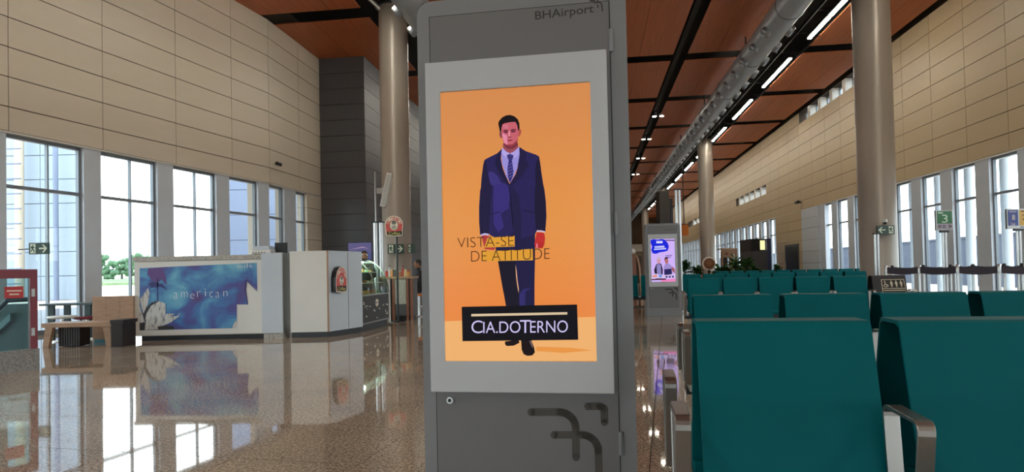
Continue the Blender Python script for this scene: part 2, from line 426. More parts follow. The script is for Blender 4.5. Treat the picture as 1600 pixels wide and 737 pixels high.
# soffit over the window recess
q = [PR+EU*s+NR*d for s, d in ((UBACK, -.55), (UEND, -.55), (UEND, .0), (UBACK, .0))]
MB().hexa([p+EZ*(HEAD-.03) for p in q]+[p+EZ*(HEAD-.002) for p in q]).build('soffit', M_SOFFIT, wall_right, world=True)
# windows and piers
wc0 = (ur(1545, 290)+ur(1588, 290))/2; pitch = 1.97; ww = 1.27
k0 = int((UBACK+1-wc0)/pitch)
prev = None
for k in range(k0, 48):
    c = wc0+k*pitch
    a, b_ = c-ww/2, c+ww/2
    if b_ > blank[0] and a < blank[1]: continue
    if b_ > UEND-1: break
    far_ = c > 62
    window(PR, EU, NR, a, b_, trans=TRANS, mull=())
    if not (b_+.7 > blank[0] and b_ < blank[0]): pier(wall_right, PR, EU, NR, b_, b_+pitch-ww)
# blank clad block with the door, and the grey return beside it
ba, bb = blank
mid_ = ur(1255, 380)
pier(wall_right, PR, EU, NR, ba-.72, ba+.02)
for z0, z1 in zip([0, .62, 1.24, 1.86, 2.48, 3.1, 3.66], [.62, 1.24, 1.86, 2.48, 3.1, 3.66, HEAD-.03]):
    slab('grey_panel', PR+EU*((ba+mid_)/2)+EZ*((z0+z1)/2)+NR*.0, EU*((mid_-ba)/2), EZ*((z1-z0)/2-.008), NR*.06, M_PIER, wall_right)
    for p, qn in ((mid_, (mid_+bb)/2), ((mid_+bb)/2, bb+.15)):
        slab('wall_panel', PR+EU*((p+qn)/2)+EZ*((z0+z1)/2)-NR*.0, EU*((qn-p)/2-.008), EZ*((z1-z0)/2-.008), NR*.05, M_BEIGE_R, wall_right)
q = [PR+EU*s+NR*d for s, d in ((ba, -.5), (bb+.1, -.5), (bb+.1, -.06), (ba, -.06))]
MB().hexa([p for p in q]+[p+EZ*HEAD for p in q]).build('backing', M_JOINT, wall_right, world=True)
da, db = ur(1250, 390), ur(1229, 395)
q = lambda s0, s1, z0, z1, d0, d1: [PR+EU*s+NR*d+EZ*z for z in (z0, z1) for s, d in ((s0, d0), (s1, d0), (s1, d1), (s0, d1))]
door = struct(MB().hexa(q(da, db, 0, 2.35, .04, .09)).build('door_1', M_GREYC))
MB().hexa(q(da+.12, db-.12, .02, 2.23, .085, .105)).build('door_leaf', M_DARKM, door)
MB().cyl(PR+EU*(db-.3)+NR*.16+EZ*.9, PR+EU*(db-.3)+NR*.16+EZ*1.3, .02).build('handle', M_STEEL, door)
# small high windows
def clere(rng, z0, z1, n):
    a, c = rng; w = (c-a)/n
    for i in range(n):
        window(PR, EU, NR, a+w*i+.12*w, a+w*(i+1)-.12*w, z0, z1, None, (.5,), depth=.4, fw=.05)
        pier(wall_right, PR+EZ*z0, EU, NR, a+w*i-.12*w, a+w*i+.12*w, M_SOFFIT, z1-z0, .45)
clere(cl_hi, ROWS[8], 9.6, 5); clere(cl_mid, 5.925, 6.54, 6); clere(cl_far, 5.925, 6.54, 3)

# left wall, first stretch (turned towards the hall's axis further on) ----------
PHI = math.atan(.285); E1 = Vector((math.sin(PHI), math.cos(PHI), 0)); N1 = Vector((math.cos(PHI), -math.sin(PHI), 0))
BEND = Vector((-.377*20.9, 20.9, 0))
def s1(x, y=330): return (onpl(x, y, BEND, N1)-BEND).dot(E1)
js = [s1(13, 110), s1(160, 110), s1(274, 110), s1(361, 110), 0.]
Lp = (js[3]-js[0])/3
cols1 = [js[0]-Lp*k for k in range(4, 0, -1)]+js
wall_left = wall('wall_left', BEND, E1, N1, 0, M_BEIGE, cols1, ROWS, s_start=-40)
q = [BEND+E1*s+N1*d for s, d in ((-40, -.55), (0, -.55), (0, .0), (-40, .0))]
MB().hexa([p+EZ*(HEAD-.03) for p in q]+[p+EZ*(HEAD-.002) for p in q]).build('soffit', M_SOFFIT, wall_left, world=True)
W1 = [(s1(12), s1(133)), (s1(160), s1(248)), (s1(273), s1(340)), (s1(360), s1(405))]
pt = W1[1][0]-W1[0][0]
W1 = [(W1[0][0]-pt*k, W1[0][1]-pt*k) for k in range(9, 0, -1)]+W1
for i, (a, b_) in enumerate(W1):
    window(BEND, E1, N1, a, b_, mull=(.55,) if i < 12 else ())
    if i: pier(wall_left, BEND, E1, N1, W1[i-1][1], a)
pier(wall_left, BEND, E1, N1, W1[-1][1], -.0)
MB().hexa([p+EZ*z for z in (HEAD, CEIL) for p in [BEND+E1*s+N1*d for s, d in ((-40, -.02), (cols1[0], -.02), (cols1[0], 0), (-40, 0))]]).build('wall_strip', M_BEIGE, wall_left, world=True)
# second stretch, parallel to the hall
def s2(x, y=330): return (onpl(x, y, BEND, EV)-BEND).dot(EU)
e2 = s2(500, 200)
wall_lf = wall('wall_left_far', BEND, EU, EV, e2, M_BEIGE, [0, s2(466, 150), e2], ROWS)
q = [BEND+EU*s+EV*d for s, d in ((-.1, -.55), (e2, -.55), (e2, .0), (-.1, .0))]
MB().hexa([p+EZ*(HEAD-.03) for p in q]+[p+EZ*(HEAD-.002) for p in q]).build('soffit', M_SOFFIT, wall_lf, world=True)
WB = [(s2(424, 350), s2(446, 350)), (s2(464, 350), s2(480, 350))]
for a, b_ in WB: window(BEND, EU, EV, a, b_)
pier(wall_lf, BEND, EU, EV, WB[0][1], WB[1][0])
for z0, z1 in zip([0, .62, 1.24, 1.86, 2.48, 3.1, 3.66], [.62, 1.24, 1.86, 2.48, 3.1, 3.66, HEAD-.03]):
    slab('end_panel', BEND+EU*((WB[1][1]+e2)/2)-EV*.2+EZ*((z0+z1)/2), EU*((e2-WB[1][1])/2), EV*.2, EZ*((z1-z0)/2-.008), M_BEIGE, wall_lf)

# grey clad block beside the left wall
GP = BEND+EU*e2; GF = -EU
gw = (onpl(570, 200, GP, EU)-GP).dot(EV)
GR = [CEIL-.6125*k for k in range(16, -1, -1)]; GR[0] = 0
bm_ = MB(); q = [GP+EV*-.5+EU*.03, GP+EV*(gw-.02)+EU*.03, GP+EV*(gw-.02)+EU*18, GP+EV*-.5+EU*18]
bm_.hexa(q+[p+EZ*10.45 for p in q]); wall_grey = struct(bm_.build('wall_grey', M_GREYJ))
for ra, rb in zip(GR[:-1], GR[1:]):
    slab('wall_panel', GP+EV*(gw/2)+EZ*((ra+rb)/2)+EU*.012, EV*(gw/2), EZ*((rb-ra)/2-.008), EU*.012, M_GREYC, wall_grey)
    for k in range(4):
        slab('wall_panel', GP+EV*(gw-.012)+EU*(1.0+2*k+.03)+EZ*((ra+rb)/2), EU*.99, EZ*((rb-ra)/2-.008), EV*.012, M_GREYC, wall_grey)
# far end, back end and the hall's left side beyond the block (all out of the photo's clear view)
q = [H(UEND, -22), H(UEND, VR+.6), H(UEND+.4, VR+.6), H(UEND+.4, -22)]
wall_end = struct(MB().hexa(q+[p+EZ*10.5 for p in q]).build('wall_end', mat('end_wall', (120, 96, 74), .6, var=.1, scale=.3)))
q = [H(UEND-2, -9), H(UEND-2, VR), H(UEND-.2, VR), H(UEND-.2, -9)]
MB().hexa([p+EZ*4.0 for p in q]+[p+EZ*5.2 for p in q]).build('mezzanine_edge', M_BEIGE, wall_end, world=True)
for k in range(6):
    q = [H(UEND-.5, -6+k*3), H(UEND-.5, -3.6+k*3), H(UEND-.1, -3.6+k*3), H(UEND-.1, -6+k*3)]
    MB().hexa([p+EZ*.0 for p in q]+[p+EZ*3.2 for p in q]).build('shopfront', mat('shopfront_dark', (60, 40, 30), .4), wall_end, world=True)
q = [GP+EU*17.9+EV*-.5, GP+EU*17.9+EV*-.1, H(UEND, VL-.1), H(UEND, VL-.5)]
wall_lb = struct(MB().hexa(q+[p+EZ*10.5 for p in q]).build('wall_left_back', M_BEIGE))
PB = H(UBACK, 0)
wall_back = wall('wall_back', PB, EV, EU, VR+.5, M_BEIGE, [-21+3*k for k in range(11)], [HEAD, 6, 7.8, 9.6], s_start=-22)
for k in range(0, 10, 2):  # unseen windows added behind the camera, spaced to light totem and seats
    window(PB, EV, EU, -20.5+3.15*k, -20.5+3.15*k+2.45, mull=(.5,))
    pier(wall_back, PB, EV, EU, -20.5+3.15*k+2.45, -20.5+3.15*k+6.3, M_BEIGE)
# ------------------------------------------------------------------ outside
q = [(-300, -200, -.2), (300, -200, -.2), (300, 500, -.2), (-300, 500, -.2)]
apron = struct(MB().poly(q).build('ground_outside', M_TARMAC))
g = MB(); q = [(-300, 120), (60, 160), (60, 300), (-300, 300)]
g.hexa([Vector((x, y, -.3)) for x, y in q]+[Vector((x, y, z)) for (x, y), z in zip(q, (.4, .4, 5, 5))])
tag(struct(g.build('grass_bank', M_GRASS)), 'green grass bank beyond the pale apron', 'grass')
def tree(P, h, r, i=0):
    t = thing('far_tree', '%s leafy tree from the left in the row beyond the airfield grass' % ['first', 'second', 'third', 'fourth', 'fifth', 'sixth', 'seventh', 'eighth', 'ninth'][i], 'tree', P, random.random()*6, 'trees beyond the airfield')
    MB().cyl((0, 0, 0), (0, 0, h*.6), .25, .12, 8).build('trunk', M_DKWOOD, t)
    b = MB()
    for _ in range(16):
        b.ball((random.uniform(-r, r)*.8, random.uniform(-r, r)*.8, h*random.uniform(.12, .9)), r*random.uniform(.35, .6), 8, 6)
    b.build('crown', M_TREE, t)
for k in range(9):
    x = 150+k*13.5; P = aty(x, 434, (150, 168, 159)[k % 3]); P.z = 1.2
    tree(P, random.uniform(4.0, 7.0), random.uniform(1.2, 1.5), k)
# pale terminal building seen through the left windows
def outbox(name, label, cat, x0, x1, Y, ztop, m, depth=10):
    a, b_ = aty(x0, 437, Y), aty(x1, 437, Y); e = (b_-a); e.z = 0
    t = thing(name, label, cat, (a.x, a.y, -.2), 0)
    L = e.length; nn = Vector((0, 1, 0))
    rows = 9
    e.normalize()
    MB().hexa([e*s+nn*d+EZ*z for z in (0, ztop) for s, d in ((0, 0.05), (L, 0.05), (L, depth), (0, depth))]).build('body', m, t)
    nseg = max(2, int(L/2.6))
    for i in range(nseg):
        for j in range(rows):
            sa, sb = L*i/nseg, L*(i+1)/nseg; za, zb = ztop*j/rows, ztop*(j+1)/rows
            MB().hexa([e*s+nn*d+EZ*z for z in (za+.03, zb-.03) for s, d in ((sa+.02, -.04), (sb-.02, -.04), (sb-.02, .08), (sa+.02, .08))]).build('cladding_panel', m, t)
    return t
t = outbox('service_building', 'tall pale blue clad building outside the leftmost windows', 'building', -120, 126, 44, 15, M_OUTW, 1.6)
for x in (31, 88):
    P = aty(x, 437, 43.2); P.z = -.2
    MB().cyl(P, P+EZ*15, .28 if x < 60 else .16, n=10).build('downpipe', M_OUTC if x < 60 else M_OUTB, t, world=True)
P = aty(38, 437, 42.5)
for z in range(0, 14): MB().cyl(Vector((P.x-1.1, P.y, z)), Vector((P.x-.2, P.y, z)), .05, n=6).build('ladder_rung', M_OUTB, t, world=True)
outbox('grey_building', 'blue grey building wing seen through the windows near the grey wall', 'building', 358, 500, 62, 22, M_OUTB)
# cream fins outside the left windows
for x, lb_ in ((346, 'third left window'), (399, 'fourth left window'), (441, 'fifth left window'), (474, 'last left window')):
    nn = N1 if x < 424 else EV; ee = E1 if x < 424 else EU
    c = onpl(x, 350, BEND-nn*.95, nn); c.z = -.2
    o = MB().hexa([c+ee*a+nn*b_+EZ*z for z in (0, 4.6) for a, b_ in ((-.14, -.2), (.14, -.2), (.14, .2), (-.14, .2))]).build('outside_fin', M_OUTC, bevel=.01)
    tag(o, 'cream upright fin just outside the '+lb_, 'fin', 'fins outside the left windows')
# right: round white columns and blue grey screen wall outside
for k in range(-2, 24):
    c = wc0+k*pitch+.42
    if c > blank[0]-.4 and c < blank[1]+.4: continue
    P = PR+EU*c-NR*1.5; P.z = -.2
    o = MB().lathe(P, [(.2, 0), (.2, .12), (.15, .16), (.15, 4.9), (.22, 5.0)], 14).build('outside_column', mat('outside_column_white', (196, 202, 208), .6))
    tag(o, 'slim round white column outside the right hand windows', 'column', 'columns outside the right windows')
scr = thing('screen_wall', 'low blue grey panelled screen wall outside the right hand windows', 'wall', PR+EU*5-NR*9.0)
for k in range(44):
    a = k*2.4
    MB().hexa([EU*s-NR*d+EZ*z for z in (-.2, 2.42) for s, d in ((a+.01, 0), (a+2.39, 0), (a+2.39, .12), (a+.01, .12))]).build('screen_panel', M_OUTB, scr)
MB().hexa([EU*s-NR*d+EZ*z for z in (2.42, 2.52) for s, d in ((0, -.05), (106, -.05), (106, .17), (0, .17))]).build('coping', M_OUTB, scr)

# ------------------------------------------------------------------ columns
def column(x, y, Y, r, label, cap=True):
    P = aty(x, y, Y); P.z = 0
    t = thing('column', label, 'column', P)
    MB().lathe((0, 0, 0), [(r*1.06, 0), (r*1.06, .15), (r, .17), (r, CEIL+.3), (r*.98, CEIL+.85)], 40).build('shaft', M_COLUMN, t)
    MB().lathe((0, 0, 0), [(r*1.02, CEIL+.3), (r*1.1, CEIL+.32), (r*1.1, CEIL+.42), (r*1.02, CEIL+.44)], 40).build('collar', M_DARKM, t)
    for k in range(4):
        a = k*math.pi/2+.6; d = Vector((math.cos(a), math.sin(a), 0))
        MB().cyl(d*r*.95+EZ*(CEIL+.2), d*(r+.85)+EZ*(CEIL+.8), .07, n=8).build('strut', M_STEEL, t)
    return t
colL = column(618, 250, 21.0, .47, 'tall round cream column at left behind the grey display totem')
colA = column(1368, 250, 17.7, .475, 'nearest tall round cream column on the right behind the teal seats')
colB = column(1104, 330, 44.0, .5, 'second round cream column along the right side of the hall')
colC = column(1037, 380, 70.0, .5, 'third round cream column far behind the small totem')
colD = column(1009, 385, 94.0, .5, 'fourth and farthest round cream column at the hall end')

# ------------------------------------------------------------------ ducts
def duct(v, z, r, ua, ub, label, n_noz, us):
    t = thing('air_duct', label, 'duct', H(0, v, z), 0)
    b = MB(); b.cyl(EU*ua, EU*ub, r, n=32); b.build('duct_tube', M_DUCT, t)
    for k in range(int((ub-ua)/4.35)):
        MB().cyl(EU*(ua+k*4.35+2), EU*(ua+k*4.35+2.06), r+.025, n=32).build('joint_ring', M_DUCT2, t)
    for k in range(int((ub-ua)/8.7)):
        MB().cyl(EU*(ua+k*8.7+3)+EZ*r*.9, EU*(ua+k*8.7+3)+EZ*(CEIL+.8-z), .03, n=6).build('hanger', M_DARKM, t)
    first = None
    for k in range(n_noz):
        for sgn in (-1, 1):
            d = (EV*sgn*.78-EZ*.62).normalized(); c = EU*(us+k*1.45)
            if first is None or sgn not in first:
                first = first or {}
                b = MB(); x = EU; y = d.cross(x)
                for (r0, h0), (r1, h1) in zip([(.17, r-.02), (.17, r+.1), (.125, r+.14), (.075, r+.09)], [(.17, r+.1), (.125, r+.14), (.075, r+.09), (.001, r+.085)]):
                    n = 16
                    vs = [d*h0+(x*math.cos(2*math.pi*i/n)+y*math.sin(2*math.pi*i/n))*r0 for i in range(n)]+[d*h1+(x*math.cos(2*math.pi*i/n)+y*math.sin(2*math.pi*i/n))*r1 for i in range(n)]
                    b.add(vs, [(i, (i+1) % n, n+(i+1) % n, n+i) for i in range(n)], True)
                o = b.build('nozzle', M_DUCT2, t); o.location = c; first[sgn] = o
            else:
                o = first[sgn].copy(); COL.objects.link(o); o.location = c
    return t
dA = uv(atz(1181, 80, 8.6))
duct(dA[1], 8.6, .42, 4, 108, 'long grey round air duct with jet nozzles beside the ceiling lights', 44, uv(atz(1200, 46, 8.4))[0])
dB = uv(atz(643, 4, 8.6))
duct(dB[1], 8.6, .42, 4, 60, 'round blue grey air duct behind the display totem top left', 14, 14.)
# dark trough rails and conduits beside the lamps
lv = uv(atz(1280, 43, CEIL))[1]
for dv, nm in ((-.55, 'trough_rail'), (-1.0, 'trough_rail'), (.32, 'trough_rail')):
    slab(nm, H(58, lv+dv, CEIL+.1), EV*.02, EU*50, EZ*.05, M_DARKM, ceiling)
for k in range(28):
    slab('trough_cross_rail', H(12+k*2.15, lv-.35, CEIL+.2), EV*.65, EU*.02, EZ*.02, M_DARKM, ceiling)
# linear lamps
m_tube = mat('lamp_diffuser', (255, 247, 228), .5, emit=TUBE)
COLPOS = [uv(c.location) for c in (colL, colA, colB, colC, colD)]
ORD = ['first', 'second', 'third', 'fourth', 'fifth', 'sixth', 'seventh', 'eighth', 'ninth', 'tenth', 'eleventh', 'twelfth', 'thirteenth', 'fourteenth', 'fifteenth', 'sixteenth', 'seventeenth', 'eighteenth', 'nineteenth']
def lamp(u, v, label, group):
    if any(abs(v-cv) < .7 and u-.6 < cu < u+2.75 for cu, cv in COLPOS): return None
    t = thing('linear_light', label, 'ceiling light', H(u, v, CEIL), 0, group)
    b = MB(); b.hexa([EU*s+EV*w+EZ*z for z in (.0, .1) for s, w in ((0, -.1), (2.12, -.1), (2.12, .1), (0, .1))]); b.build('housing', M_DARKM, t)
    b = MB(); b.hexa([EU*s+EV*w+EZ*z for z in (-.035, .0) for s, w in ((.06, -.055), (2.06, -.055), (2.06, .055), (.06, .055))]); b.build('diffuser', m_tube, t)
    return t
ul = uv(atz(1265, 61, CEIL))[0]
for k in range(-5, 13):
    for q in (0, 1):
        lamp(ul-4.32+k*UP+q*2.16, lv, '%s lamp of the %s slim white lamp pair along the right air duct' % (('nearer', 'farther')[q], ORD[k+5]), 'lamps in the right ceiling trough')
for k in range(-5, 5):  # left lamp row is out of view, added for more light in the hall
    for q in (0, 1):
        lamp(ul-4.32+k*UP+q*2.16, -6.0, '%s lamp of the %s unseen added lamp pair above the left column row' % (('nearer', 'farther')[q], ORD[k+5]), 'added lamps in the left ceiling trough')
# paired spotlights in the narrow gap
m_spot = mat('spot_lens', (255, 246, 225), .4, emit=40)
for i, (x, y) in enumerate([(1028, 181), (1010, 217), (1001, 247), (993, 272)]):
    P = atz(x, y, CEIL+.02); u, v = uv(P)
    t = thing('twin_spotlight', ['nearest', 'second', 'third', 'farthest'][i]+' pair of small ceiling spotlights in the narrow dark gap', 'spotlight', P, 0, 'twin spotlights in the ceiling gap')
    for s in (-.2, .2):
        MB().lathe(EV*s, [(.13, .3), (.15, 0), (.12, -.01)], 16).build('can', M_DARKM, t)
        MB().lathe(EV*s, [(.115, -.02), (.11, -.03), (.02, -.04)], 16).build('lens', m_spot, t)

# ------------------------------------------------------------------ display totems
TH = math.radians(9.7)
KC = aty(812, 423, 2.35); KC.z = 0
def kiosk(label, loc, rz, near):
    t = thing('display_totem', label, 'display', loc, rz)
    def outline(x0, x1, z1, r, y):
        pts = [(x0, y, 0), (x1, y, 0)]+[(x1-r+r*math.cos(a), y, z1-r+r*math.sin(a)) for a in [i*math.pi/16 for i in range(9)]]
        return pts+[(x0+r+r*math.cos(a), y, z1-r+r*math.sin(a)) for a in [math.pi/2+i*math.pi/16 for i in range(9)]]
    MB().prism(outline(-.392, .408, 2.2, .056, .055), (0, .26, 0)).build('body', M_KIOSK, t)
    MB().prism(outline(-.385, .401, 2.195, .052, .315), (0, .012, 0)).build('rear_panel', M_KIOSKD, t)
    # door leaf sunk in a dark joint
    MB().box(-.343, .349, .0535, .056, .2, 2.14).build('door_gap', M_BLACK, t)
    dl = MB().box(-.339, .345, .049, .056, .204, 2.136).build('door', M_KIOSKD, t)
    for z in (1.99, 1.315, .515):
        MB().cyl((.351, .05, z-.042), (.351, .05, z+.042), .0085, n=10).build('hinge', M_KIOSK, dl)
    MB().cyl((-.285, .05, .665), (-.285, .036, .665), .0125, n=20).build('lock', M_STEEL, dl)
    MB().cyl((-.285, .037, .665), (-.285, .034, .665), .007, n=12).build('lock_core', M_BLACK, dl)
    MB().box(-.41, .426, .04, .33, 0, .2).build('plinth', M_KIOSK, t, bevel=.004)
    # bezel frame
    x0, x1, z0, z1 = -.347, .333, .703, 1.943; a0, a1, c0, c1 = -.2905, .2725, .818, 1.829
    fr = MB()
    o_ = [(x0, z0), (x1, z0), (x1, z1), (x0, z1)]; i_ = [(a0, c0), (a1, c0), (a1, c1), (a0, c1)]
    vs = [(x, 0, z) for x, z in o_]+[(x, 0, z) for x, z in i_]+[(x, .052, z) for x, z in o_]+[(x, .012, z) for x, z in i_]
    fs = []
    for i in range(4):
        j = (i+1) % 4; fs += [(i, j, 4+j, 4+i), (i, j, 8+j, 8+i), (4+i, 4+j, 12+j, 12+i)]
    fr.add(vs, fs).build('bezel', M_BEZEL, t, bevel=.003)
    return t
near = kiosk('large grey display totem with an orange advert of a man in a suit', KC, -TH, True)
KN = Vector((-math.sin(TH), -math.cos(TH), 0))      # towards the viewer
def kp(x, y, z): return world_m(near) @ Vector((x, y, z))
m_bg = bpy.data.materials.new('advert_backdrop'); m_bg.use_nodes = True
t_ = m_bg.node_tree; b_ = t_.nodes['Principled BSDF']
x_ = t_.nodes.new('ShaderNodeTexCoord'); sp = t_.nodes.new('ShaderNodeSeparateXYZ'); r1 = t_.nodes.new('ShaderNodeValToRGB'); r1.color_ramp.interpolation = 'EASE'
mr = t_.nodes.new('ShaderNodeMapRange'); mr.inputs[1].default_value = .97; mr.inputs[2].default_value = 1.83
e = r1.color_ramp.elements; e[0].position = 0; e[0].color = rgb(226, 124, 30); e[1].position = 1; e[1].color = rgb(208, 132, 68)
e2_ = e.new(.45); e2_.color = rgb(220, 136, 44)
t_.links.new(x_.outputs['Object'], sp.inputs[0]); t_.links.new(sp.outputs['Z'], mr.inputs[0]); t_.links.new(mr.outputs[0], r1.inputs['Fac'])
t_.links.new(r1.outputs['Color'], b_.inputs['Emission Color']); b_.inputs['Emission Strength'].default_value = 1/2**EXPO; b_.inputs['Base Color'].default_value = (.02, .02, .02, 1); b_.inputs['Roughness'].default_value = .3
scrn = MB().box(-.2905, .2725, .011, .04, .818, 1.829).build('screen', m_bg, near)
FK = Face(kp(0, .011, 1), KN, near)
def A(name, pts, col, lift): return FK.area(name, pts, pix(col), lift*.0003, scrn)
def Z(ox, oy, sc, pts): return [(ox+x/sc, oy+y/sc) for x, y in pts]
z1_ = lambda *p: Z(740, 170, 6.14, p); z2_ = lambda *p: Z(740, 280, 5.67, p); z3_ = lambda *p: Z(770, 400, 4.6, p)
A('advert_floor', [(693.3, 501.5), (931.2, 494.5), (932.6, 563.5), (694.8, 564.5)], (238, 176, 110), 1)
A('shadow_print', [(838, 541), (892, 543), (925, 547), (880, 551), (838, 548)], (232, 150, 70), 2)
A('trousers', [(768, 352), (834, 352), (836, 366), (836, 407), (835.2, 443), (835.2, 478), (811, 478), (810, 460), (806, 430), (805, 409), (806, 440), (811, 478), (791, 478), (785, 448), (778, 407)], (30, 26, 66), 2)
A('trouser_leg', z3_((38, 35), (162, 35), (172, 130), (188, 270), (190, 358), (95, 358), (70, 220)), (24, 19, 38), 3)
A('leg_gap', z3_((163, 60), (171, 100), (178, 170), (187, 235), (186, 265), (176, 215), (168, 150)), (226, 170, 130), 4)
A('trouser_fold', z3_((192, 270), (225, 235), (280, 228), (235, 255), (232, 355), (192, 355)), (48, 42, 104), 4)
A('shoe', z3_((88, 612), (185, 600), (192, 622), (150, 643), (100, 645), (88, 632)), (26, 14, 18), 3)
A('shoe', z3_((203, 600), (275, 600), (296, 650), (303, 690), (285, 712), (250, 716), (222, 704), (208, 670)), (24, 13, 16), 4)
A('shoe_shine', z3_((262, 610), (275, 608), (292, 650), (286, 660)), (110, 90, 92), 5)
A('jacket', z1_((272, 383), (230, 425), (130, 475), (105, 490), (92, 540), (78, 650), (70, 760))+z2_((58, 100), (49, 250), (50, 380), (58, 492), (100, 480), (138, 500), (135, 480), (160, 505), (325, 508), (347, 470), (360, 455), (375, 478), (420, 521), (470, 512), (545, 492), (556, 462), (636, 468), (646, 330), (641, 200), (628, 90), (608, 0))+z1_((668, 720), (650, 600), (640, 520), (628, 455), (600, 440), (500, 405), (440, 366), (420, 600), (345, 720), (290, 620), (262, 480)), (38, 32, 82), 5)
A('jacket_sleeve', z1_((108, 492), (125, 520), (135, 600), (160, 737))+z2_((165, 60), (150, 250), (135, 480), (100, 478), (60, 488), (54, 380), (58, 200), (70, 0))+z1_((80, 640), (92, 545)), (30, 25, 60), 6)
A('jacket_sleeve', z1_((628, 458), (600, 520), (590, 640), (600, 737))+z2_((545, 60), (540, 250), (548, 400), (556, 460), (634, 466), (643, 330), (638, 200), (625, 90), (606, 0))+z1_((664, 720), (640, 530)), (27, 21, 50), 6)
A('jacket_front', z2_((345, 60), (400, 150), (420, 300), (425, 520), (380, 480), (355, 455), (350, 380), (340, 240)), (32, 27, 66), 6)
A('jacket_highlight', z2_((180, 20), (300, 40), (320, 150), (310, 260), (240, 300), (270, 420), (220, 470), (180, 400), (175, 200)), (54, 44, 116), 6)
A('jacket_highlight', z1_((140, 610), (180, 600), (230, 640), (270, 720), (180, 737), (155, 700)), (58, 50, 118), 6.3)
A('pocket_flap', z2_((155, 305), (235, 285), (245, 262), (232, 292), (160, 310)), (16, 12, 40), 7)
A('pocket_flap', z2_((440, 272), (540, 292), (538, 298), (440, 278)), (16, 12, 36), 7)
A('jacket_button', z2_(*[(327+8*math.cos(a*.785), 145+8*math.sin(a*.785)) for a in range(8)]), (14, 12, 34), 7)
A('jacket_button', z2_(*[(332+8*math.cos(a*.785), 222+8*math.sin(a*.785)) for a in range(8)]), (14, 12, 34), 7)
A('jacket_seam', z2_((324, 40), (330, 40), (338, 240), (352, 380), (346, 460), (343, 380), (330, 240)), (14, 11, 36), 7)
A('shirt', z1_((275, 372), (310, 405), (345, 425), (385, 412), (438, 362), (442, 440), (420, 570), (385, 650), (350, 712), (315, 650), (272, 520), (266, 420)), (150, 140, 212), 7)
A('collar', z1_((275, 372), (310, 405), (345, 428), (318, 470), (292, 450), (272, 425)), (176, 162, 226), 8)
A('collar', z1_((438, 362), (385, 412), (348, 428), (378, 466), (410, 470), (440, 420)), (170, 156, 222), 8)
A('lapel', z1_((272, 383), (252, 440), (262, 520), (300, 620), (348, 727), (318, 730), (240, 600), (205, 520), (232, 428)), (28, 23, 60), 8)
A('lapel', z1_((440, 366), (446, 430), (430, 540), (400, 640), (352, 727), (375, 735), (470, 640), (530, 540), (500, 480), (505, 410)), (33, 26, 64), 8)
A('tie', z1_((338, 490), (368, 488), (384, 600), (376, 655), (348, 712), (330, 655), (326, 570)), (52, 44, 112), 9)
A('tie_knot', z1_((318, 446), (350, 432), (386, 448), (372, 490), (336, 492)), (58, 50, 116), 9.5)
for k in range(5):
    A('tie_stripe', z1_((331, 540+k*30), (379, 515+k*30), (380, 521+k*30), (331, 546+k*30)), (104, 96, 168), 10)
A('neck', z1_((284, 330), (425, 325), (430, 372), (385, 412), (348, 428), (312, 408), (283, 376)), (150, 74, 86), 8.5)
A('neck_shadow', z1_((290, 335), (425, 325), (420, 355), (375, 385), (330, 382), (300, 362)), (112, 44, 56), 9)
A('ear', z1_((430, 202), (448, 194), (460, 210), (456, 236), (444, 262), (430, 266)), (176, 84, 70), 8)
A('ear', z1_((270, 228), (252, 222), (248, 240), (254, 268), (264, 282), (274, 280)), (128, 62, 74), 8)
A('face', z1_((266, 170), (285, 140), (350, 126), (405, 124), (424, 155), (432, 205), (430, 262), (420, 320), (400, 350), (372, 368), (340, 366), (306, 346), (286, 310), (274, 260), (266, 205)), (196, 96, 108), 10)
A('face_light', z1_((275, 240), (290, 235), (325, 262), (322, 300), (330, 345), (306, 338), (288, 305)), (226, 136, 164), 11)
A('face_light', z1_((280, 160), (330, 150), (335, 190), (285, 195)), (204, 112, 128), 11)
A('face_light', z1_((334, 215), (350, 215), (352, 270), (336, 275)), (228, 140, 156), 11.5)
A('face_shadow', z1_((300, 335), (330, 345), (375, 342), (415, 305), (428, 290), (418, 325), (398, 352), (370, 370), (338, 368)), (140, 54, 66), 11)
A('eye_shadow', z1_((286, 214), (335, 212), (330, 236), (292, 240)), (150, 62, 86), 11)
A('eye_shadow', z1_((356, 208), (410, 202), (404, 228), (360, 230)), (150, 62, 82), 11)
A('eyebrow', z1_((286, 208), (310, 202), (335, 208), (334, 216), (310, 211), (288, 216)), (66, 28, 44), 12)
A('eyebrow', z1_((356, 204), (380, 194), (408, 198), (408, 205), (380, 203), (357, 211)), (66, 28, 44), 12)
A('eye', z1_((300, 220), (326, 219), (322, 228), (304, 229)), (50, 20, 40), 12)
A('eye', z1_((366, 214), (394, 211), (390, 221), (370, 223)), (50, 20, 40), 12)
A('nose_shadow', z1_((328, 268), (366, 264), (358, 276), (335, 278)), (140, 50, 74), 12)
A('mouth', z1_((322, 303), (348, 299), (378, 297), (362, 309), (338, 311)), (122, 34, 54), 12)
A('hair', z1_((238, 140), (248, 115), (275, 85), (310, 66), (350, 60), (390, 72), (424, 100), (440, 140), (443, 190), (436, 212), (428, 205), (420, 158), (402, 126), (350, 130), (300, 140), (280, 148), (270, 180), (266, 228), (254, 222), (246, 180)), (22, 14, 20), 13)
A('hand', z2_((560, 468), (625, 474), (634, 520), (628, 575), (612, 610), (572, 612), (546, 604), (540, 575), (548, 520)), (190, 44, 44), 6.5)
A('finger_light', z2_((556, 565), (566, 570), (570, 608), (556, 604)), (232, 130, 150), 7)
for k in range(3): A('finger_gap', z2_((582+k*14, 560), (585+k*14, 560), (584+k*14, 608), (581+k*14, 608)), (130, 26, 30), 7)
A('cuff', z2_((560, 452), (600, 452), (636, 462), (632, 472), (598, 463), (560, 464)), (214, 196, 230), 7)
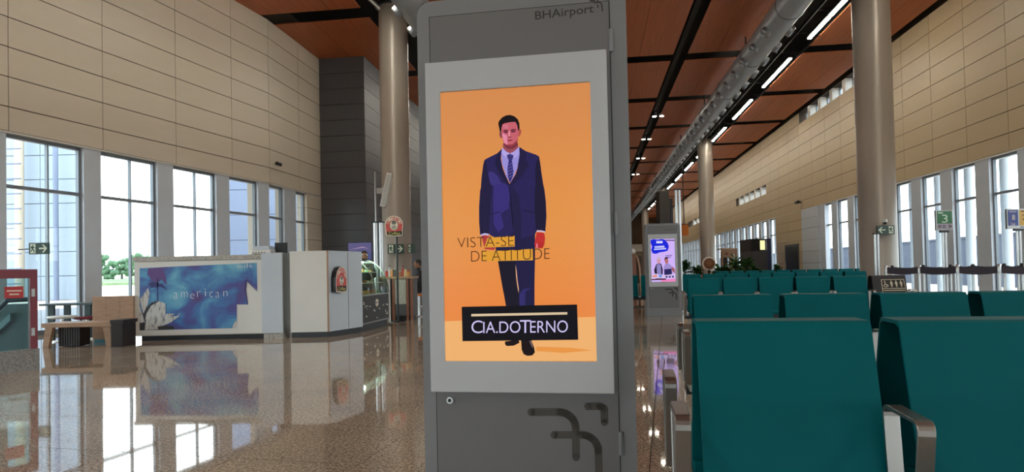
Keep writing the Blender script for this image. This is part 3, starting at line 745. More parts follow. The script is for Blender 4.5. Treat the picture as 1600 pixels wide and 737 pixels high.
A('hand', z2_((66, 492), (135, 500), (150, 560), (196, 610), (180, 626), (100, 618), (85, 560)), (176, 60, 60), 5.5)
A('cuff', z2_((62, 490), (98, 477), (130, 482), (138, 500), (104, 492), (66, 502)), (196, 186, 232), 7)
A('caption_band', [(762, 371.5), (804.2, 368.2), (804.4, 385), (757, 386.5)], (222, 156, 52), 8)
A('caption_band', [(752, 393), (832.5, 388.6), (833, 406.4), (752, 408)], (222, 156, 50), 8)
m_cap = pix((52, 28, 22))
FK.text('caption_lettering', 'VISTA-SE', (715.2, 387), (803, 383.8), (714.8, 371.4), m_cap, .0003*9, scrn, -.018)
FK.text('caption_lettering', 'DE ATITUDE', (736.5, 408.6), (859, 404.2), (736.3, 392.2), m_cap, .0003*9, scrn, -.018)
A('logo_box', [(721.7, 479), (901.8, 475.3), (903.6, 530.4), (723, 532.6)], (12, 9, 18), 10)
A('logo_bar', [(736.7, 490.2), (886.5, 487.3), (886.6, 491), (736.8, 494)], (216, 192, 158), 11)
m_logo = pix((206, 196, 240))
def LG(s, xa, xb, ya, yb): FK.text('logo_lettering', s, (715+xa/8.19, 470+yb/8.19-(xa-180)*.0), (715+xb/8.19, 470+yb/8.19-(xb-xa)/8.19*.012), (715+xa/8.19, 470+ya/8.19), m_logo, .0003*11, scrn, -.004)
LG('C', 180, 322, 250, 412); LG('IA.', 330, 516, 264, 411); LG('DO', 536, 806, 260, 409); LG('T', 798, 938, 244, 408); LG('ERNO', 930, 1412, 254, 406)
# stencilled name and the perforated emblem on the door
dl = [c for c in near.children if c.name.startswith('door') and 'gap' not in c.name][0]
FD = Face(kp(0, .049, 1), KN, near)
FD.text('stencil_lettering', 'BHAirport', (836.5, 35.2), (928, 23.6), (836, 18.2), M_GLYPH, .0008, dl, .008)
def emblem(fn, sc, ox, oy, w, m):
    tr = lambda path: [(ox+(x-830)*sc, oy+(y-633.8)*sc) for x, y in path]
    fn('vent_slot', tr([(918.7, 634.4), (937, 633.8), (944, 638), (944.6, 659)]), w, m)
    fn('vent_slot', tr([(830, 643.4), (874, 643.4)]+arc(874, 669, 25.6, -90, 0, 8)[1:]+[(900.2, 714)]), w, m)
    fn('vent_slot', tr([(866, 679), (909, 679)]+arc(909, 705, 26, -90, 0, 8)[1:]+[(936.4, 745)]), w, m)
emblem(lambda n, p, w, m: FD.stroke(n, p, w, m, .0008, dl), 1, 830, 633.8, 12, M_PERF)
for pth in ([(922, 1), (929, 1)], [(934, -6), (934, 2)], [(929, 4.5), (936, 3.2), (940, 6), (941.3, 17)], [(934.2, 8), (934.2, 11.5)]):
    FD.stroke('stencil_mark', pth, 2.1, M_GLYPH, .0008, dl)

# far totem
K2 = atz(1039, 494, 0)
k2 = kiosk('small distant grey totem with a lilac advert of two cooks', K2, -math.radians(3), False)
F2 = Face(world_m(k2) @ Vector((0, .011, 1)), Vector((-math.sin(math.radians(3)), -math.cos(math.radians(3)), 0)), k2)
s2c = MB().box(-.2905, .2725, .011, .04, .818, 1.829).build('screen', pix((206, 176, 246)), k2)
def B(name, pts, col, lift=1):
    # print given on a 0..100 by 0..180 sheet
    P = [world_m(k2) @ Vector((-.2905+.563*x/100, .011-.0008*lift, 1.829-1.011*y/180)) for x, y in pts]
    return MB().poly(P).build(name, pix(col), s2c, world=True)
B('ink_splash', [(0, 4), (12, 0), (30, 3), (48, -0), (60, 4), (72, 18), (76, 34), (70, 50), (55, 54), (38, 56), (22, 62), (8, 60), (2, 46), (6, 30), (0, 16)], (20, 34, 214))
B('title_line', [(24, 8), (50, 8), (50, 18), (24, 18)], (210, 210, 250), 2); B('title_line', [(16, 30), (56, 28), (58, 36), (16, 37)], (196, 200, 250), 2); B('title_line', [(14, 40), (64, 38), (64, 44), (14, 46)], (196, 200, 250), 2)
B('top_stripe', [(62, 4), (100, 5), (100, 9), (62, 8)], (70, 30, 80))
B('text_line', [(60, 70), (88, 68), (88, 71), (60, 73)], (90, 70, 150)); B('text_line', [(64, 76), (84, 75), (84, 78), (64, 79)], (90, 70, 150))
B('apron_figure', [(18, 170), (12, 130), (20, 108), (30, 102), (42, 104), (48, 128), (46, 170)], (28, 22, 44), 2); B('cook_shirt', [(24, 150), (22, 112), (30, 104), (40, 108), (42, 150)], (140, 130, 190), 3)
B('cook_head', [(26, 102), (24, 88), (30, 80), (38, 82), (40, 94), (36, 104)], (206, 150, 170), 3); B('cook_hair', [(23, 90), (26, 78), (34, 75), (40, 80), (40, 86), (30, 84)], (196, 176, 196), 4)
B('apron_figure', [(54, 160), (52, 120), (58, 106), (74, 104), (86, 116), (88, 160)], (156, 140, 206), 2); B('cook_apron', [(54, 160), (54, 128), (84, 126), (86, 160)], (40, 34, 90), 3)
B('cook_head', [(60, 104), (56, 88), (62, 80), (70, 82), (72, 96), (68, 106)], (176, 106, 110), 3); B('cook_hair', [(55, 90), (58, 78), (68, 76), (72, 84), (62, 84)], (60, 36, 46), 4)
B('cook_arm', [(86, 116), (98, 128), (98, 146), (90, 140), (84, 128)], (160, 90, 100), 3)
B('table_print', [(0, 150), (18, 146), (60, 152), (100, 148), (100, 166), (0, 166)], (212, 190, 236), 4); B('bowl', [(30, 150), (44, 150), (42, 162), (32, 162)], (110, 150, 220), 5)
for k in range(3): B('pot', [(58+k*13, 156), (68+k*13, 156), (66+k*13, 164), (60+k*13, 164)], (60, 60, 130), 5)
B('bread', [(4, 152), (22, 150), (24, 160), (6, 162)], (220, 150, 140), 5)
B('bottom_stripe', [(0, 168), (60, 166), (60, 172), (0, 173)], (70, 30, 60), 5); B('bottom_stripe', [(40, 172), (100, 168), (100, 180), (40, 180)], (236, 130, 190), 4)
m2 = world_m(k2); dl2 = [c for c in k2.children if c.name.startswith('door') and 'gap' not in c.name][0]
def lstroke(name, path, w, m):
    b = MB(); h = w/2; M3 = lambda x, y: (x, .0475, y)
    for (xa, ya), (xb, yb) in zip(path[:-1], path[1:]):
        L = math.hypot(xb-xa, yb-ya) or 1; nx, ny = -(yb-ya)/L*h, (xb-xa)/L*h
        b.poly([M3(*q) for q in ((xa+nx, ya+ny), (xb+nx, yb+ny), (xb-nx, yb-ny), (xa-nx, ya-ny))])
    for x, y in path: b.poly([M3(x+h*math.cos(k*math.pi/6), y+h*math.sin(k*math.pi/6)) for k in range(12)])
    return b.build(name, m, dl2)
def flipz(fn): return lambda n, p, w, m: fn(n, [(x, z) for x, z in p], w, m)
emblem(lambda n, p, w, m: lstroke(n, [(.04+(x-830)*.00235, .66-(y-633.8)*.00235) for x, y in p], .028, M_GLYPH), 1, 830, 633.8, 12, M_PERF)
text3('stencil_lettering', 'BHAirport', m2 @ Vector((.06, .0475, 2.03)), m2 @ Vector((.28, .0475, 2.03)), m2 @ Vector((.06, .0475, 2.065)), M_GLYPH, dl2)

# ------------------------------------------------------------------ seating
def bench(label, tl_px, zt, theta, pt, n, black=(), arms_far=True, detail=True):
    P = atz(tl_px[0], tl_px[1], zt); P.z = 0
    t = thing('beam_seating', label, 'seating', P, -theta, 'teal beam seating in the waiting area')
    w = pt-.075; th = .012; rec = .30
    def prof(off):
        pts = [(-rec*.55+off*.95, zt-.55)]
        r = .018-off*.3
        pts += [(-rec*.04+off, zt-.02+off*0), (-.002+off, zt-.006-off), (.008+off, zt-off)]
        return pts+[(.14-y, z) for y, z in reversed(pts)]
    outer, inner = prof(0), prof(th)
    prof_all = outer+inner[::-1]
    sh = MB().prism([(0, y, z) for y, z in prof_all], (w, 0, 0))
    first = {}
    for i in range(n):
        m = M_SEATBLK if i in black else M_TEAL
        key = 'b' if i in black else 't'
        if key not in first:
            s_ = MB(); k = len(prof_all); half = len(outer)
            s_.add([(x, y, z) for x in (0, w) for y, z in prof_all], [(a, (a+1) % k, k+(a+1) % k, k+a) for a in range(k)])
            for x in (0, 1):
                for a in range(half-1): s_.f.append(tuple(q+x*k for q in (a, a+1, k-2-a, k-1-a))); s_.sm.append(False)
            first[key] = [s_.build('backrest', m, t, bevel=.004)]
            for sg, nm in ((-1, 'seat'), (1, 'seat')):
                yb = -.12 if sg < 0 else .26
                y1 = yb-.46 if sg < 0 else yb+.46
                sp_ = [(0, yb, .47), (0, y1, .5), (0, y1+sg*.03, .47), (0, y1+sg*.02, .44), (0, yb, .42)]
                first[key].append(MB().prism(sp_, (w, 0, 0)).build(nm, m, t, bevel=.008))
            for o in first[key]: o.location.x = i*pt
        else:
            for o in first[key]: c = o.copy(); COL.objects.link(c); c.location.x = i*pt
    arm0 = {}
    def arm_path(sg):
        o = 0 if sg < 0 else .14
        f = lambda y, z: (0, o+sg*y, z)
        A_, B_, C_, D_ = (.155, .44), (.115, .755), (.345, .755), (.29, .44)
        def corner(p, q, r_, n=4, rad=.03):
            pv, qv, rv = Vector(p), Vector(q), Vector(r_); a = qv+(pv-qv).normalized()*rad; b2 = qv+(rv-qv).normalized()*rad
            return [tuple((a*(1-k/n)+qv*(k/n))*(1-k/n)+(qv*(1-k/n)+b2*(k/n))*(k/n)) for k in range(n+1)]
        return [f(*p) for p in [A_]+corner(A_, B_, C_)+corner(B_, C_, D_)+[D_]]
    for i in range(n+1):
        x = i*pt-.068
        for sg in (-1, 1):
            if sg not in arm0: arm0[sg] = MB().sweep(arm_path(sg), (1, 0, 0), .042, .011).build('armrest', M_ARM, t, bevel=.003); arm0[sg].location.x = x
            else: c = arm0[sg].copy(); COL.objects.link(c); c.location.x = x
    MB().box(-.06, n*pt-.02, -.02, .16, .33, .41).build('beam', M_DARKM, t)
    for i in range(n+1):
        MB().box(i*pt-.06, i*pt-.015, -.3, .44, .40, .44).build('bracket', M_ARM, t)
    for x in ([.3*pt, (n-.7)*pt] if n > 2 else [.5*pt]):
        lg = MB(); lg.box(x-.03, x+.03, .04, .10, .03, .34); lg.box(x-.035, x+.035, -.3, .44, 0, .035); lg.build('leg', M_ARM, t, bevel=.004)
    return t
th_s = math.radians(11.0)
bench('nearest teal seat row with a metal armrest in the right foreground', (1087, 502), .98, th_s, .575, 3)
bench('second teal seat row just behind the nearest one', (1083.5, 461.5), .965, th_s, .553, 5)
rowB = bench('third teal seat row ending in a black priority seat', (1075, 435.3), .965, math.radians(12), .532, 6, black=(5,))
bench('fourth teal seat row in front of the small plants', (1064, 428.5), .965, th_s, .56, 8)
bench('teal seat row left of the small distant totem', (967, 430.5), .965, th_s, .56, 2)
bench('farthest teal seat row by the clad block with the door', (1118, 423.6), .965, th_s, .56, 10)
# the priority sign on the black seat
wb = world_m(rowB); sx = 5*.532
def sb(x, z, l=.003):
    y = -.30*.04-(.965-.02-z)*(.30*.51/.53)
    return wb @ Vector((sx+x, y-l, z))
def SB(nm, pts, m, l): return MB().poly([sb(x, z, l) for x, z in pts]).build(nm, m, rowB, world=True)
M_CREAM = mat('sign_cream', (196, 184, 160), .6)
SB('sign_border', [(.12, .70), (.44, .70), (.43, .905), (.12, .905)], M_CREAM, .004)
SB('sign_plate', [(.13, .775), (.43, .775), (.42, .897), (.13, .897)], M_BLACK, .006)
SB('sign_plate', [(.13, .708), (.43, .708), (.43, .765), (.13, .765)], M_BLACK, .006)
SB('sign_text', [(.14, .735), (.42, .735), (.42, .748), (.14, .748)], M_CREAM, .008)
ring = [( .175+.032*math.cos(a*.524), .812+.024*math.sin(a*.524)) for a in range(12)]; rin = [(.175+.02*math.cos(a*.524), .812+.014*math.sin(a*.524)) for a in range(12)]
for a in range(12): SB('pictogram', [ring[a], ring[(a+1) % 12], rin[(a+1) % 12], rin[a]], M_CREAM, .008)
SB('pictogram', [(.155, .885), (.17, .885), (.178, .835), (.215, .81), (.212, .80), (.168, .828)], M_CREAM, .008)
for x in (.255, .32, .385):
    SB('pictogram', [(x-.012, .885), (x+.006, .885), (x+.004, .868), (x+.018, .85), (x+.012, .82), (x+.006, .79), (x-.006, .79), (x-.01, .82), (x-.022, .848), (x-.01, .868)], M_CREAM, .008)

# ------------------------------------------------------------------ cafe on the left
FRONT = Vector((0, -1, 0))
def px3(x, y, Y): return aty(x, y, Y)
def gx(x, Y, y=435): return aty(x, y, Y).x
YA = 11.85
xa, xb, xc = gx(210.5, YA), gx(410, YA), gx(443, YA)
ca = thing('cafe_counter', 'white counter with a blue mural lettered american', 'counter', ((xa+xb)/2, YA, 0)); hw = (xb-xa)/2
MB().box(-hw, hw, .02, .75, .09, 1.47).build('body', M_WHITE, ca)
MB().box(-hw-.03, hw, -.02, .78, 1.47, 1.555).build('top_slab', M_STONE, ca, bevel=.005)
MB().box(-hw+.06, hw-.02, .1, .7, 0, .09).build('plinth', M_PLINTH, ca)
fp = MB()
MB().box(-hw, hw, -.015, .02, .105, 1.46).build('front_panel', M_WHITE, ca, bevel=.004)
FA = Face((0, YA-.015, 0), FRONT, ca)
zz5 = lambda *p: Z(200, 370, 4.096, p)
m_mur = bpy.data.materials.new('mural_print'); m_mur.use_nodes = True; t_ = m_mur.node_tree; b_ = t_.nodes['Principled BSDF']
x_ = t_.nodes.new('ShaderNodeTexCoord'); n_ = t_.nodes.new('ShaderNodeTexNoise'); n_.inputs['Scale'].default_value = 1.9; n_.inputs['Detail'].default_value = 5; n_.inputs['Distortion'].default_value = .6
r_ = t_.nodes.new('ShaderNodeValToRGB'); e = r_.color_ramp.elements
e[0].position = .3; e[0].color = rgb(92, 66, 122); e[1].position = .72; e[1].color = rgb(136, 204, 218)
for p_, c_ in ((.42, rgb(76, 86, 156)), (.5, rgb(70, 122, 182)), (.6, rgb(92, 160, 200))): q_ = e.new(p_); q_.color = c_
t_.links.new(x_.outputs['Object'], n_.inputs['Vector']); t_.links.new(n_.outputs['Fac'], r_.inputs['Fac']); t_.links.new(r_.outputs['Color'], b_.inputs['Base Color']); b_.inputs['Roughness'].default_value = .4
FA.area('mural', zz5((75, 200), (825, 165), (828, 340), (760, 275), (752, 340), (765, 432), (697, 432), (697, 582), (75, 598)), m_mur, .004)
MP = mat('mural_purple', (98, 66, 132), .4); MI = mat('mural_indigo', (50, 52, 118), .4)
M_PET = tint(mat('petal_white', (206, 206, 204), .5), (96, 96, 100), scale=9, lo=.5, hi=.75, stretch=(3, 1, 1)); M_PETD = mat('petal_shadow', (52, 52, 58), .5)
def MU(nm, pts, m, l): return FA.area(nm, zz5(*pts), m, l, ca)
MU('mural_leaf', [(130, 200), (215, 196), (240, 240), (250, 310), (215, 270), (190, 300), (150, 270), (125, 240)], MP, .006)
MU('mural_leaf', [(128, 300), (160, 285), (220, 300), (255, 340), (210, 318), (150, 325)], MI, .007)
MU('mural_stem', [(185, 260), (193, 260), (196, 405), (188, 405)], MI, .007)
MU('petal_dark', [(76, 500), (100, 470), (150, 420), (200, 405), (160, 470), (120, 520), (200, 560), (290, 570), (300, 592), (76, 597)], M_PETD, .007)
MU('petal', [(78, 400), (105, 360), (130, 325), (140, 360), (128, 430), (100, 490), (88, 450)], M_PET, .009)
MU('petal', [(120, 490), (150, 440), (200, 410), (240, 425), (243, 480), (215, 545), (190, 570), (150, 540), (112, 530)], M_PET, .009)
MU('petal', [(242, 490), (300, 490), (280, 510), (320, 505), (335, 480), (325, 510), (270, 550), (215, 570), (192, 572), (225, 530)], M_PET, .010)
MU('petal', [(115, 535), (150, 515), (185, 545), (195, 590), (110, 596)], M_PET, .011)
MU('petal', [(76, 440), (95, 495), (110, 545), (76, 550)], M_PET, .010)
MU('petal', [(700, 535), (690, 535), (672, 565), (668, 583), (697, 582)], M_PET, .009)
MU('mural_cutline', [(752, 280), (762, 274), (828, 343), (826, 348), (763, 284), (758, 340), (770, 432), (764, 432), (752, 340)], MI, .008)
m_ch = mat('chalk_white', (226, 230, 232), .6)
for ch, x0, x1, y0, y1 in (('a', 296, 320, 355, 396), ('m', 342, 384, 350, 386), ('e', 400, 426, 362, 394), ('r', 444, 466, 346, 384), ('i', 494, 501, 332, 378), ('c', 524, 546, 350, 386), ('a', 562, 588, 352, 388), ('n', 612, 638, 346, 378)):
    FA.text('mural_lettering', ch, zz5((x0, y1))[0], zz5((x1, y1))[0], zz5((x0, y0))[0], m_ch, .010, ca, -.02)
for ch, x0, x1, y0, y1 in (('m', 704, 734, 182, 200), ('i', 746, 751, 174, 198), ('l', 762, 767, 170, 197), ('k', 780, 802, 172, 196)):
    FA.text('mural_lettering', ch, zz5((x0, y1))[0], zz5((x1, y1))[0], zz5((x0, y0))[0], m_ch, .010, ca, -.012)
MB().box(hw-.39, hw-.0, -.03, -.0, .105, .5).build('corner_plate', M_WHITE, ca, bevel=.003)
cp = thing('counter_pillar', 'narrow pale blue pillar panel at the right end of the mural counter', 'pillar', ((xb+xc)/2, YA-.05, 0)); pw = (xc-xb)/2
MB().box(-pw, pw-.012, 0, .42, .1, 1.58).build('panel', M_BLUEW, cp, bevel=.004); MB().box(pw-.012, pw, .01, .42, .1, 1.58).build('edge_strip', M_ARM, cp); MB().box(-pw+.02, pw-.02, .03, .4, 0, .1).build('foot', M_STONE, cp)
# coffee machine and till on the counter
cm = thing('coffee_machine', 'small white machine with a dark till screen on the mural counter', 'machine', (gx(412, 12.3), 12.3, 1.555))
x1_ = gx(428, 12.3)-gx(412, 12.3); x0_ = gx(398, 12.3)-gx(412, 12.3)
MB().box(x0_, x1_, -.16, .16, .02, .1).build('body', M_WHITE, cm, bevel=.01); MB().box(x0_+.02, x1_-.03, -.14, .14, .1, .17).build('hopper', M_BLUEW, cm, bevel=.01)
for k in range(5): MB().box(x0_+.03+k*.055, x0_+.05+k*.055, -.167, -.15, .04, .055).build('vent', M_DARKM, cm)
for sx_ in (x0_+.04, x1_-.04): MB().cyl((sx_, -.1, 0), (sx_, -.1, .03), .015, n=8).build('foot', M_BLACK, cm)
sc_ = thing('till_screen', 'black till screen behind the pale blue pillar panel', 'screen', (gx(440, 12.42), 12.42, 1.555)); MB().box(-.12, .12, -.02, .02, .02, .24).build('panel', M_BLACK, sc_, bevel=.006); MB().box(-.03, .03, 0, .06, 0, .12).build('stand', M_DARKM, sc_); MB().box(-.1, .1, -.08, .1, 0, .012).build('base', M_DARKM, sc_)
# faceted white counter
pA, pB = atz(453, 527, 0), atz(512, 526, 0); pA.y = pB.y = 11.86; pA.x = gx(453, 11.86); pB.x = gx(512, 11.86)
pC = Vector((gx(565, 12.85), 12.85, 0)); pD = atz(610, 506, 0)
e2v = (pC-pB).normalized(); n2v = Vector((e2v.y, -e2v.x, 0))
cb = thing('faceted_counter', 'white faceted cafe counter with a red coffee badge', 'counter', pB)
back = [pC-n2v*.75, pA+Vector((0, .9, 0))]
foot = [pA, pB, pC]+back
def pris(pts, z0, z1): return MB().prism([Vector((p.x, p.y, z0)) for p in pts], (0, 0, z1-z0))
cen = sum(foot, Vector())/5
pris(foot, .1, 1.6).build('body', M_WHITE, cb, world=True)
pris([cen+(p-cen)*.97 for p in foot], 0, .1).build('plinth', M_PLINTH, cb, world=True)
pris([pB+n2v*.0, pC, pC+n2v*.012, pB+n2v*.012], .1, 1.6).build('side_panel', M_BLUEW, cb, world=True)
MB().cyl(pB+EZ*.1, pB+EZ*1.6, .016, n=10).build('corner_trim', M_OAK, cb, world=True)
pm = pB+(pC-pB)*.56
pris([pm+n2v*.012, pm+e2v*.012+n2v*.012, pm+e2v*.012+n2v*.014, pm+n2v*.014], .12, 1.58).build('panel_joint', M_GREYC, cb, world=True)
M_LRED = mat('logo_red', (206, 84, 82), .45); M_LCREAM = mat('logo_cream', (232, 222, 206), .5); M_LBLK = mat('logo_black', (36, 34, 30), .5); M_LYEL = mat('logo_yellow', (216, 206, 120), .5)
def coffee_badge(face, root, o, sc, pts_out, thick, cx, cy, rx, ry, band, arch_r):
    zf = lambda *p: Z(o[0], o[1], sc, p)
    P = [face.at(q) for q in zf(*pts_out)]
    MB().prism(P, -face.n*thick).build('box', M_BLACK, root, world=True)
    mx, my = sum(p[0] for p in pts_out)/len(pts_out), sum(p[1] for p in pts_out)/len(pts_out)
    sh = lambda k: [(mx+(x-mx)*k, my+(y-my)*k) for x, y in pts_out]
    face.area('border', zf(*sh(.99)), M_LCREAM, .004, root)
    face.area('red_field', zf(*sh(.9)), M_LRED, .007, root)
    face.area('band', zf(*band), M_LBLK, .010, root)
    face.area('emblem_ground', zf(*[(cx+rx*math.cos(a*.393), cy+ry*math.sin(a*.393)) for a in range(16)]), M_LCREAM, .010, root)
    face.area('emblem_cup', zf(*[(cx+rx*.62*math.cos(a*.524), cy+ry*.45+ry*.42*math.sin(a*.524)) for a in range(12)]), M_STONE, .013, root)
    face.area('emblem_cap', zf(*[(cx+rx*.55*math.cos(a*.524), cy-ry*.5+ry*.36*math.sin(a*.524)) for a in range(12)]), M_LBLK, .016, root)
    face.area('emblem_cap_light', zf((cx-rx*.3, cy-ry*.5), (cx+rx*.3, cy-ry*.5), (cx+rx*.25, cy-ry*.38), (cx-rx*.25, cy-ry*.38)), M_LCREAM, .019, root)
    word = 'California'
    for i, ch in enumerate(word):
        a = math.radians(200+i*140/(len(word)-1)); ux, uy = math.cos(a), math.sin(a)
        kx, ky = arch_r[0], arch_r[1]; bx_, by_ = cx+kx*ux, cy+ky*uy
        tx, ty = -uy, ux; h = arch_r[2]; w_ = arch_r[3]
        bl = (bx_-tx*w_/2, by_-ty*w_/2*ky/kx); br = (bx_+tx*w_/2, by_+ty*w_/2*ky/kx); tl = (bl[0]+ux*h, bl[1]+uy*h*ky/kx)
        face.text('badge_lettering', ch, zf(bl)[0], zf(br)[0], zf(tl)[0], M_LCREAM, .011, root)
    xs = [p[0] for p in band]; ys = [p[1] for p in band]; w_, h = max(xs)-min(xs), max(ys)-min(ys)
    face.text('badge_lettering', 'Coffee', zf((min(xs)+w_*.12, max(ys)-h*.2))[0], zf((max(xs)-w_*.12, max(ys)-h*.24))[0], zf((min(xs)+w_*.12, min(ys)+h*.2))[0], M_LYEL, .014, root)
bd = thing('coffee_badge', 'red dome shaped coffee badge fixed to the white counter side', 'sign', pB+(pC-pB)*.4+EZ*1.0)
coffee_badge(Face(pB+n2v*.12, n2v, bd), bd, (505, 400), 10.53, [(210, 590), (205, 480), (206, 350), (222, 255), (258, 192), (300, 170), (342, 190), (372, 255), (386, 350), (386, 480), (380, 588), (300, 604)], .105, 296, 400, 34, 74, [(220, 490), (376, 486), (374, 570), (300, 582), (224, 572)], (58, 132, 26, 17))
# curved glass display case
dc = thing('pastry_case', 'curved glass pastry display case with a dark ornamented front', 'display case', pC)
e3 = (pD-pC).normalized(); n3 = Vector((e3.y, -e3.x, 0)); L3 = (pD-pC).length
def C3(s, d, z): return pC+e3*s+n3*d+EZ*z
def cbox(s0, s1, d0, d1, z0, z1): return [C3(s, d, z) for z in (z0, z1) for s, d in ((s0, d0), (s1, d0), (s1, d1), (s0, d1))]
MB().hexa(cbox(0, L3, -.8, -.03, .13, .71)).build('body', M_WHITE, dc, world=True)
MB().hexa(cbox(.03, L3-.08, -.8, -.06, 0, .13)).build('plinth', M_PLINTH, dc, world=True)
dp = MB().hexa(cbox(0, L3-.1, -.03, .0, .16, .7)).build('front_panel', M_PLINTH, dc, world=True)
MB().hexa(cbox(0, L3-.1, -.03, .006, .13, .16)).build('trim', M_ARM, dc, world=True)
MB().hexa(cbox(L3-.09, L3, -.03, .01, .05, 1.02)).build('end_post', M_WHITE, dc, world=True)
F3 = Face(C3(0, .001, 0), n3, dc); zo = lambda *p: Z(560, 450, 10.53, p)
for pl in ([(275, 220), (290, 180), (305, 172), (325, 190), (332, 225), (300, 232)], [(275, 242), (335, 242), (318, 290), (300, 305), (285, 285)], [(245, 370), (262, 340), (280, 385)], [(335, 330), (350, 318), (358, 335), (345, 348)], [(78, 225), (92, 225), (98, 275), (80, 280)],
           [(105, 320), (120, 290), (150, 285), (150, 295), (125, 305), (112, 328)], [(170, 295), (195, 290), (200, 305), (180, 308)], [(440, 265), (465, 250), (486, 265), (480, 290), (462, 268)], [(395, 275), (415, 262), (420, 275), (402, 288)],
           [(440, 350), (448, 345), (450, 390), (440, 395)], [(470, 380), (480, 380), (478, 420), (455, 428), (450, 415), (465, 408)], [(118, 455), (140, 452), (145, 470), (122, 478)], [(295, 480), (310, 470), (316, 485), (300, 494)], [(135, 340), (150, 335), (148, 350)]):
    F3.area('ornament', zo(*pl), M_LCREAM, .004, dp)
arcp = [(0, .72)]+[(-.55+.55*math.cos(a), .72+.74*math.sin(a)) for a in [i*math.pi/16 for i in range(1, 9)]]
gb = MB()
for (d0, z0), (d1, z1) in zip(arcp[:-1], arcp[1:]): gb.add([C3(s, d, z) for s, d, z in ((0, d0, z0), (L3-.1, d0, z0), (L3-.1, d1, z1), (0, d1, z1))], [(0, 1, 2, 3)], True)
gb.build('curved_glass', M_GLASSG, dc, world=True)
for s in (0, L3*.45, L3-.1):
    MB().sweep([C3(s, d+.005, z) for d, z in arcp], e3, .025, .02).build('glass_rib', M_ARM, dc, world=True)
MB().poly([C3(.01, d, z) for d, z in arcp]+[C3(.01, -.75, 1.46), C3(.01, -.75, .72)]).build('end_glass', M_GLASSG, dc, world=True)
MB().poly([C3(L3-.11, d, z) for d, z in arcp]+[C3(L3-.11, -.75, 1.46), C3(L3-.11, -.75, .72)]).build('end_glass', M_GLASSG, dc, world=True)
MB().hexa(cbox(0, L3-.1, -.8, -.5, 1.44, 1.5)).build('top', M_DARKM, dc, world=True)
MB().hexa(cbox(0, L3-.1, -.8, -.74, .71, 1.46)).build('back', M_WHITE, dc, world=True)
for z, d in ((.95, -.12), (1.18, -.25)): MB().hexa(cbox(.03, L3-.13, -.74, d, z, z+.012)).build('shelf', mat('shelf_pale', (214, 232, 220), .3), dc, world=True)
MB().hexa(cbox(.05, L3-.15, -.7, -.55, 1.405, 1.43)).build('case_lamp', mat('case_lamp_white', (226, 255, 236), .4, emit=30), dc, world=True)
M_FOOD = [mat('pastry_%d' % i, c, .6, var=.2, scale=30) for i, c in enumerate([(206, 160, 96), (150, 96, 56), (226, 220, 190), (120, 160, 110), (190, 90, 60)])]
kf = 0
for z, d in ((.73, -.1), (.962, -.22), (1.192, -.35)):
    for i in range(7):
        s = .1+i*(L3-.35)/6; P = C3(s, d-random.uniform(0, .12), z); kf += 1
        o = MB().ball((0, 0, .03), .055, 10, 6, (1, 1, .6)).build('pastry', M_FOOD[random.randrange(5)]); o.location = P; o.scale = (1, 1, random.uniform(.7, 1.4))
        tag(o, '%s small pastry from the near end on the %s shelf of the glass case' % (ORD[i], {.73: 'bottom', .962: 'middle', 1.192: 'top'}[z]), 'pastry', 'pastries in the glass case')
# stone fronted counter with wooden posts behind
YS = 15.6; sa, sb_ = gx(613, YS), gx(645, YS)
cs = thing('stone_counter', 'grey stone fronted counter with wooden posts beside the totem', 'counter', ((sa+sb_)/2, YS, 0)); h_ = (sb_-sa)/2
MB().box(-h_, h_, .02, .7, .12, 1.02).build('body', M_GREYC, cs); MB().box(-h_+.05, h_-.16, 0, .02, .4, 1.0).build('front_panel', M_STONE, cs); MB().box(-h_+.05, h_-.16, 0, .02, .13, .39).build('lower_panel', M_GREYC, cs)
MB().box(-h_+.03, h_-.03, .06, .66, 0, .12).build('plinth', M_BLACK, cs); MB().box(-h_-.03, h_+.03, -.06, .74, 1.02, 1.07).build('top', M_OAK, cs, bevel=.005)
M_RWOOD = mat('reddish_wood', (132, 84, 66), .5, var=.15, scale=6)
for x in (-h_+.02, h_-.14, h_-.04): MB().box(x-.025, x+.035, -.03, .02, 0, 1.02).build('post', M_RWOOD, cs)
goods = [('jar', 'glass jar with a red lid', (200, 60, 50)), ('bottle', 'tall pale bottle', (222, 222, 214)), ('packet', 'orange snack packet', (222, 130, 60)), ('packet', 'dark coffee packet', (60, 44, 40)), ('jar', 'small brown jar', (150, 100, 66)), ('bottle', 'red squeeze bottle', (190, 60, 50)), ('packet', 'cream paper packet', (222, 200, 160)), ('jar', 'honey coloured jar', (206, 140, 60))]
xs_ = [604.5, 608.5, 612.5, 616, 626, 629.5, 633.5, 638]
for (kd, lb, c), x in zip(goods, xs_):
    Yg = YS+.25; g = thing(kd, lb+' on the stone fronted counter', kd, (gx(x, Yg), Yg, 1.07 if x > 611 else 1.07)); m = mat('goods_%d_%d_%d' % c, c, .4)
    if kd == 'bottle': MB().lathe((0, 0, 0), [(.032, 0), (.034, .02), (.034, .16), (.014, .2), (.012, .25)], 12).build('body', m, g); MB().lathe((0, 0, 0), [(.014, .25), (.014, .275)], 10).build('cap', M_BLACK, g)
    elif kd == 'jar': MB().lathe((0, 0, 0), [(.04, 0), (.043, .02), (.043, .1), (.034, .12)], 12).build('body', m, g); MB().lathe((0, 0, 0), [(.038, .12), (.038, .145)], 12).build('lid', M_REDS if 'red' in lb else M_ARM, g)
    else: MB().prism([(-.04, -.02, 0), (.04, -.02, 0), (.042, -.01, .17), (-.042, -.01, .17)], (0, .05, 0)).build('bag', m, g, bevel=.006); MB().box(-.042, .042, -.006, .012, .17, .19).build('seal', M_ARM, g)
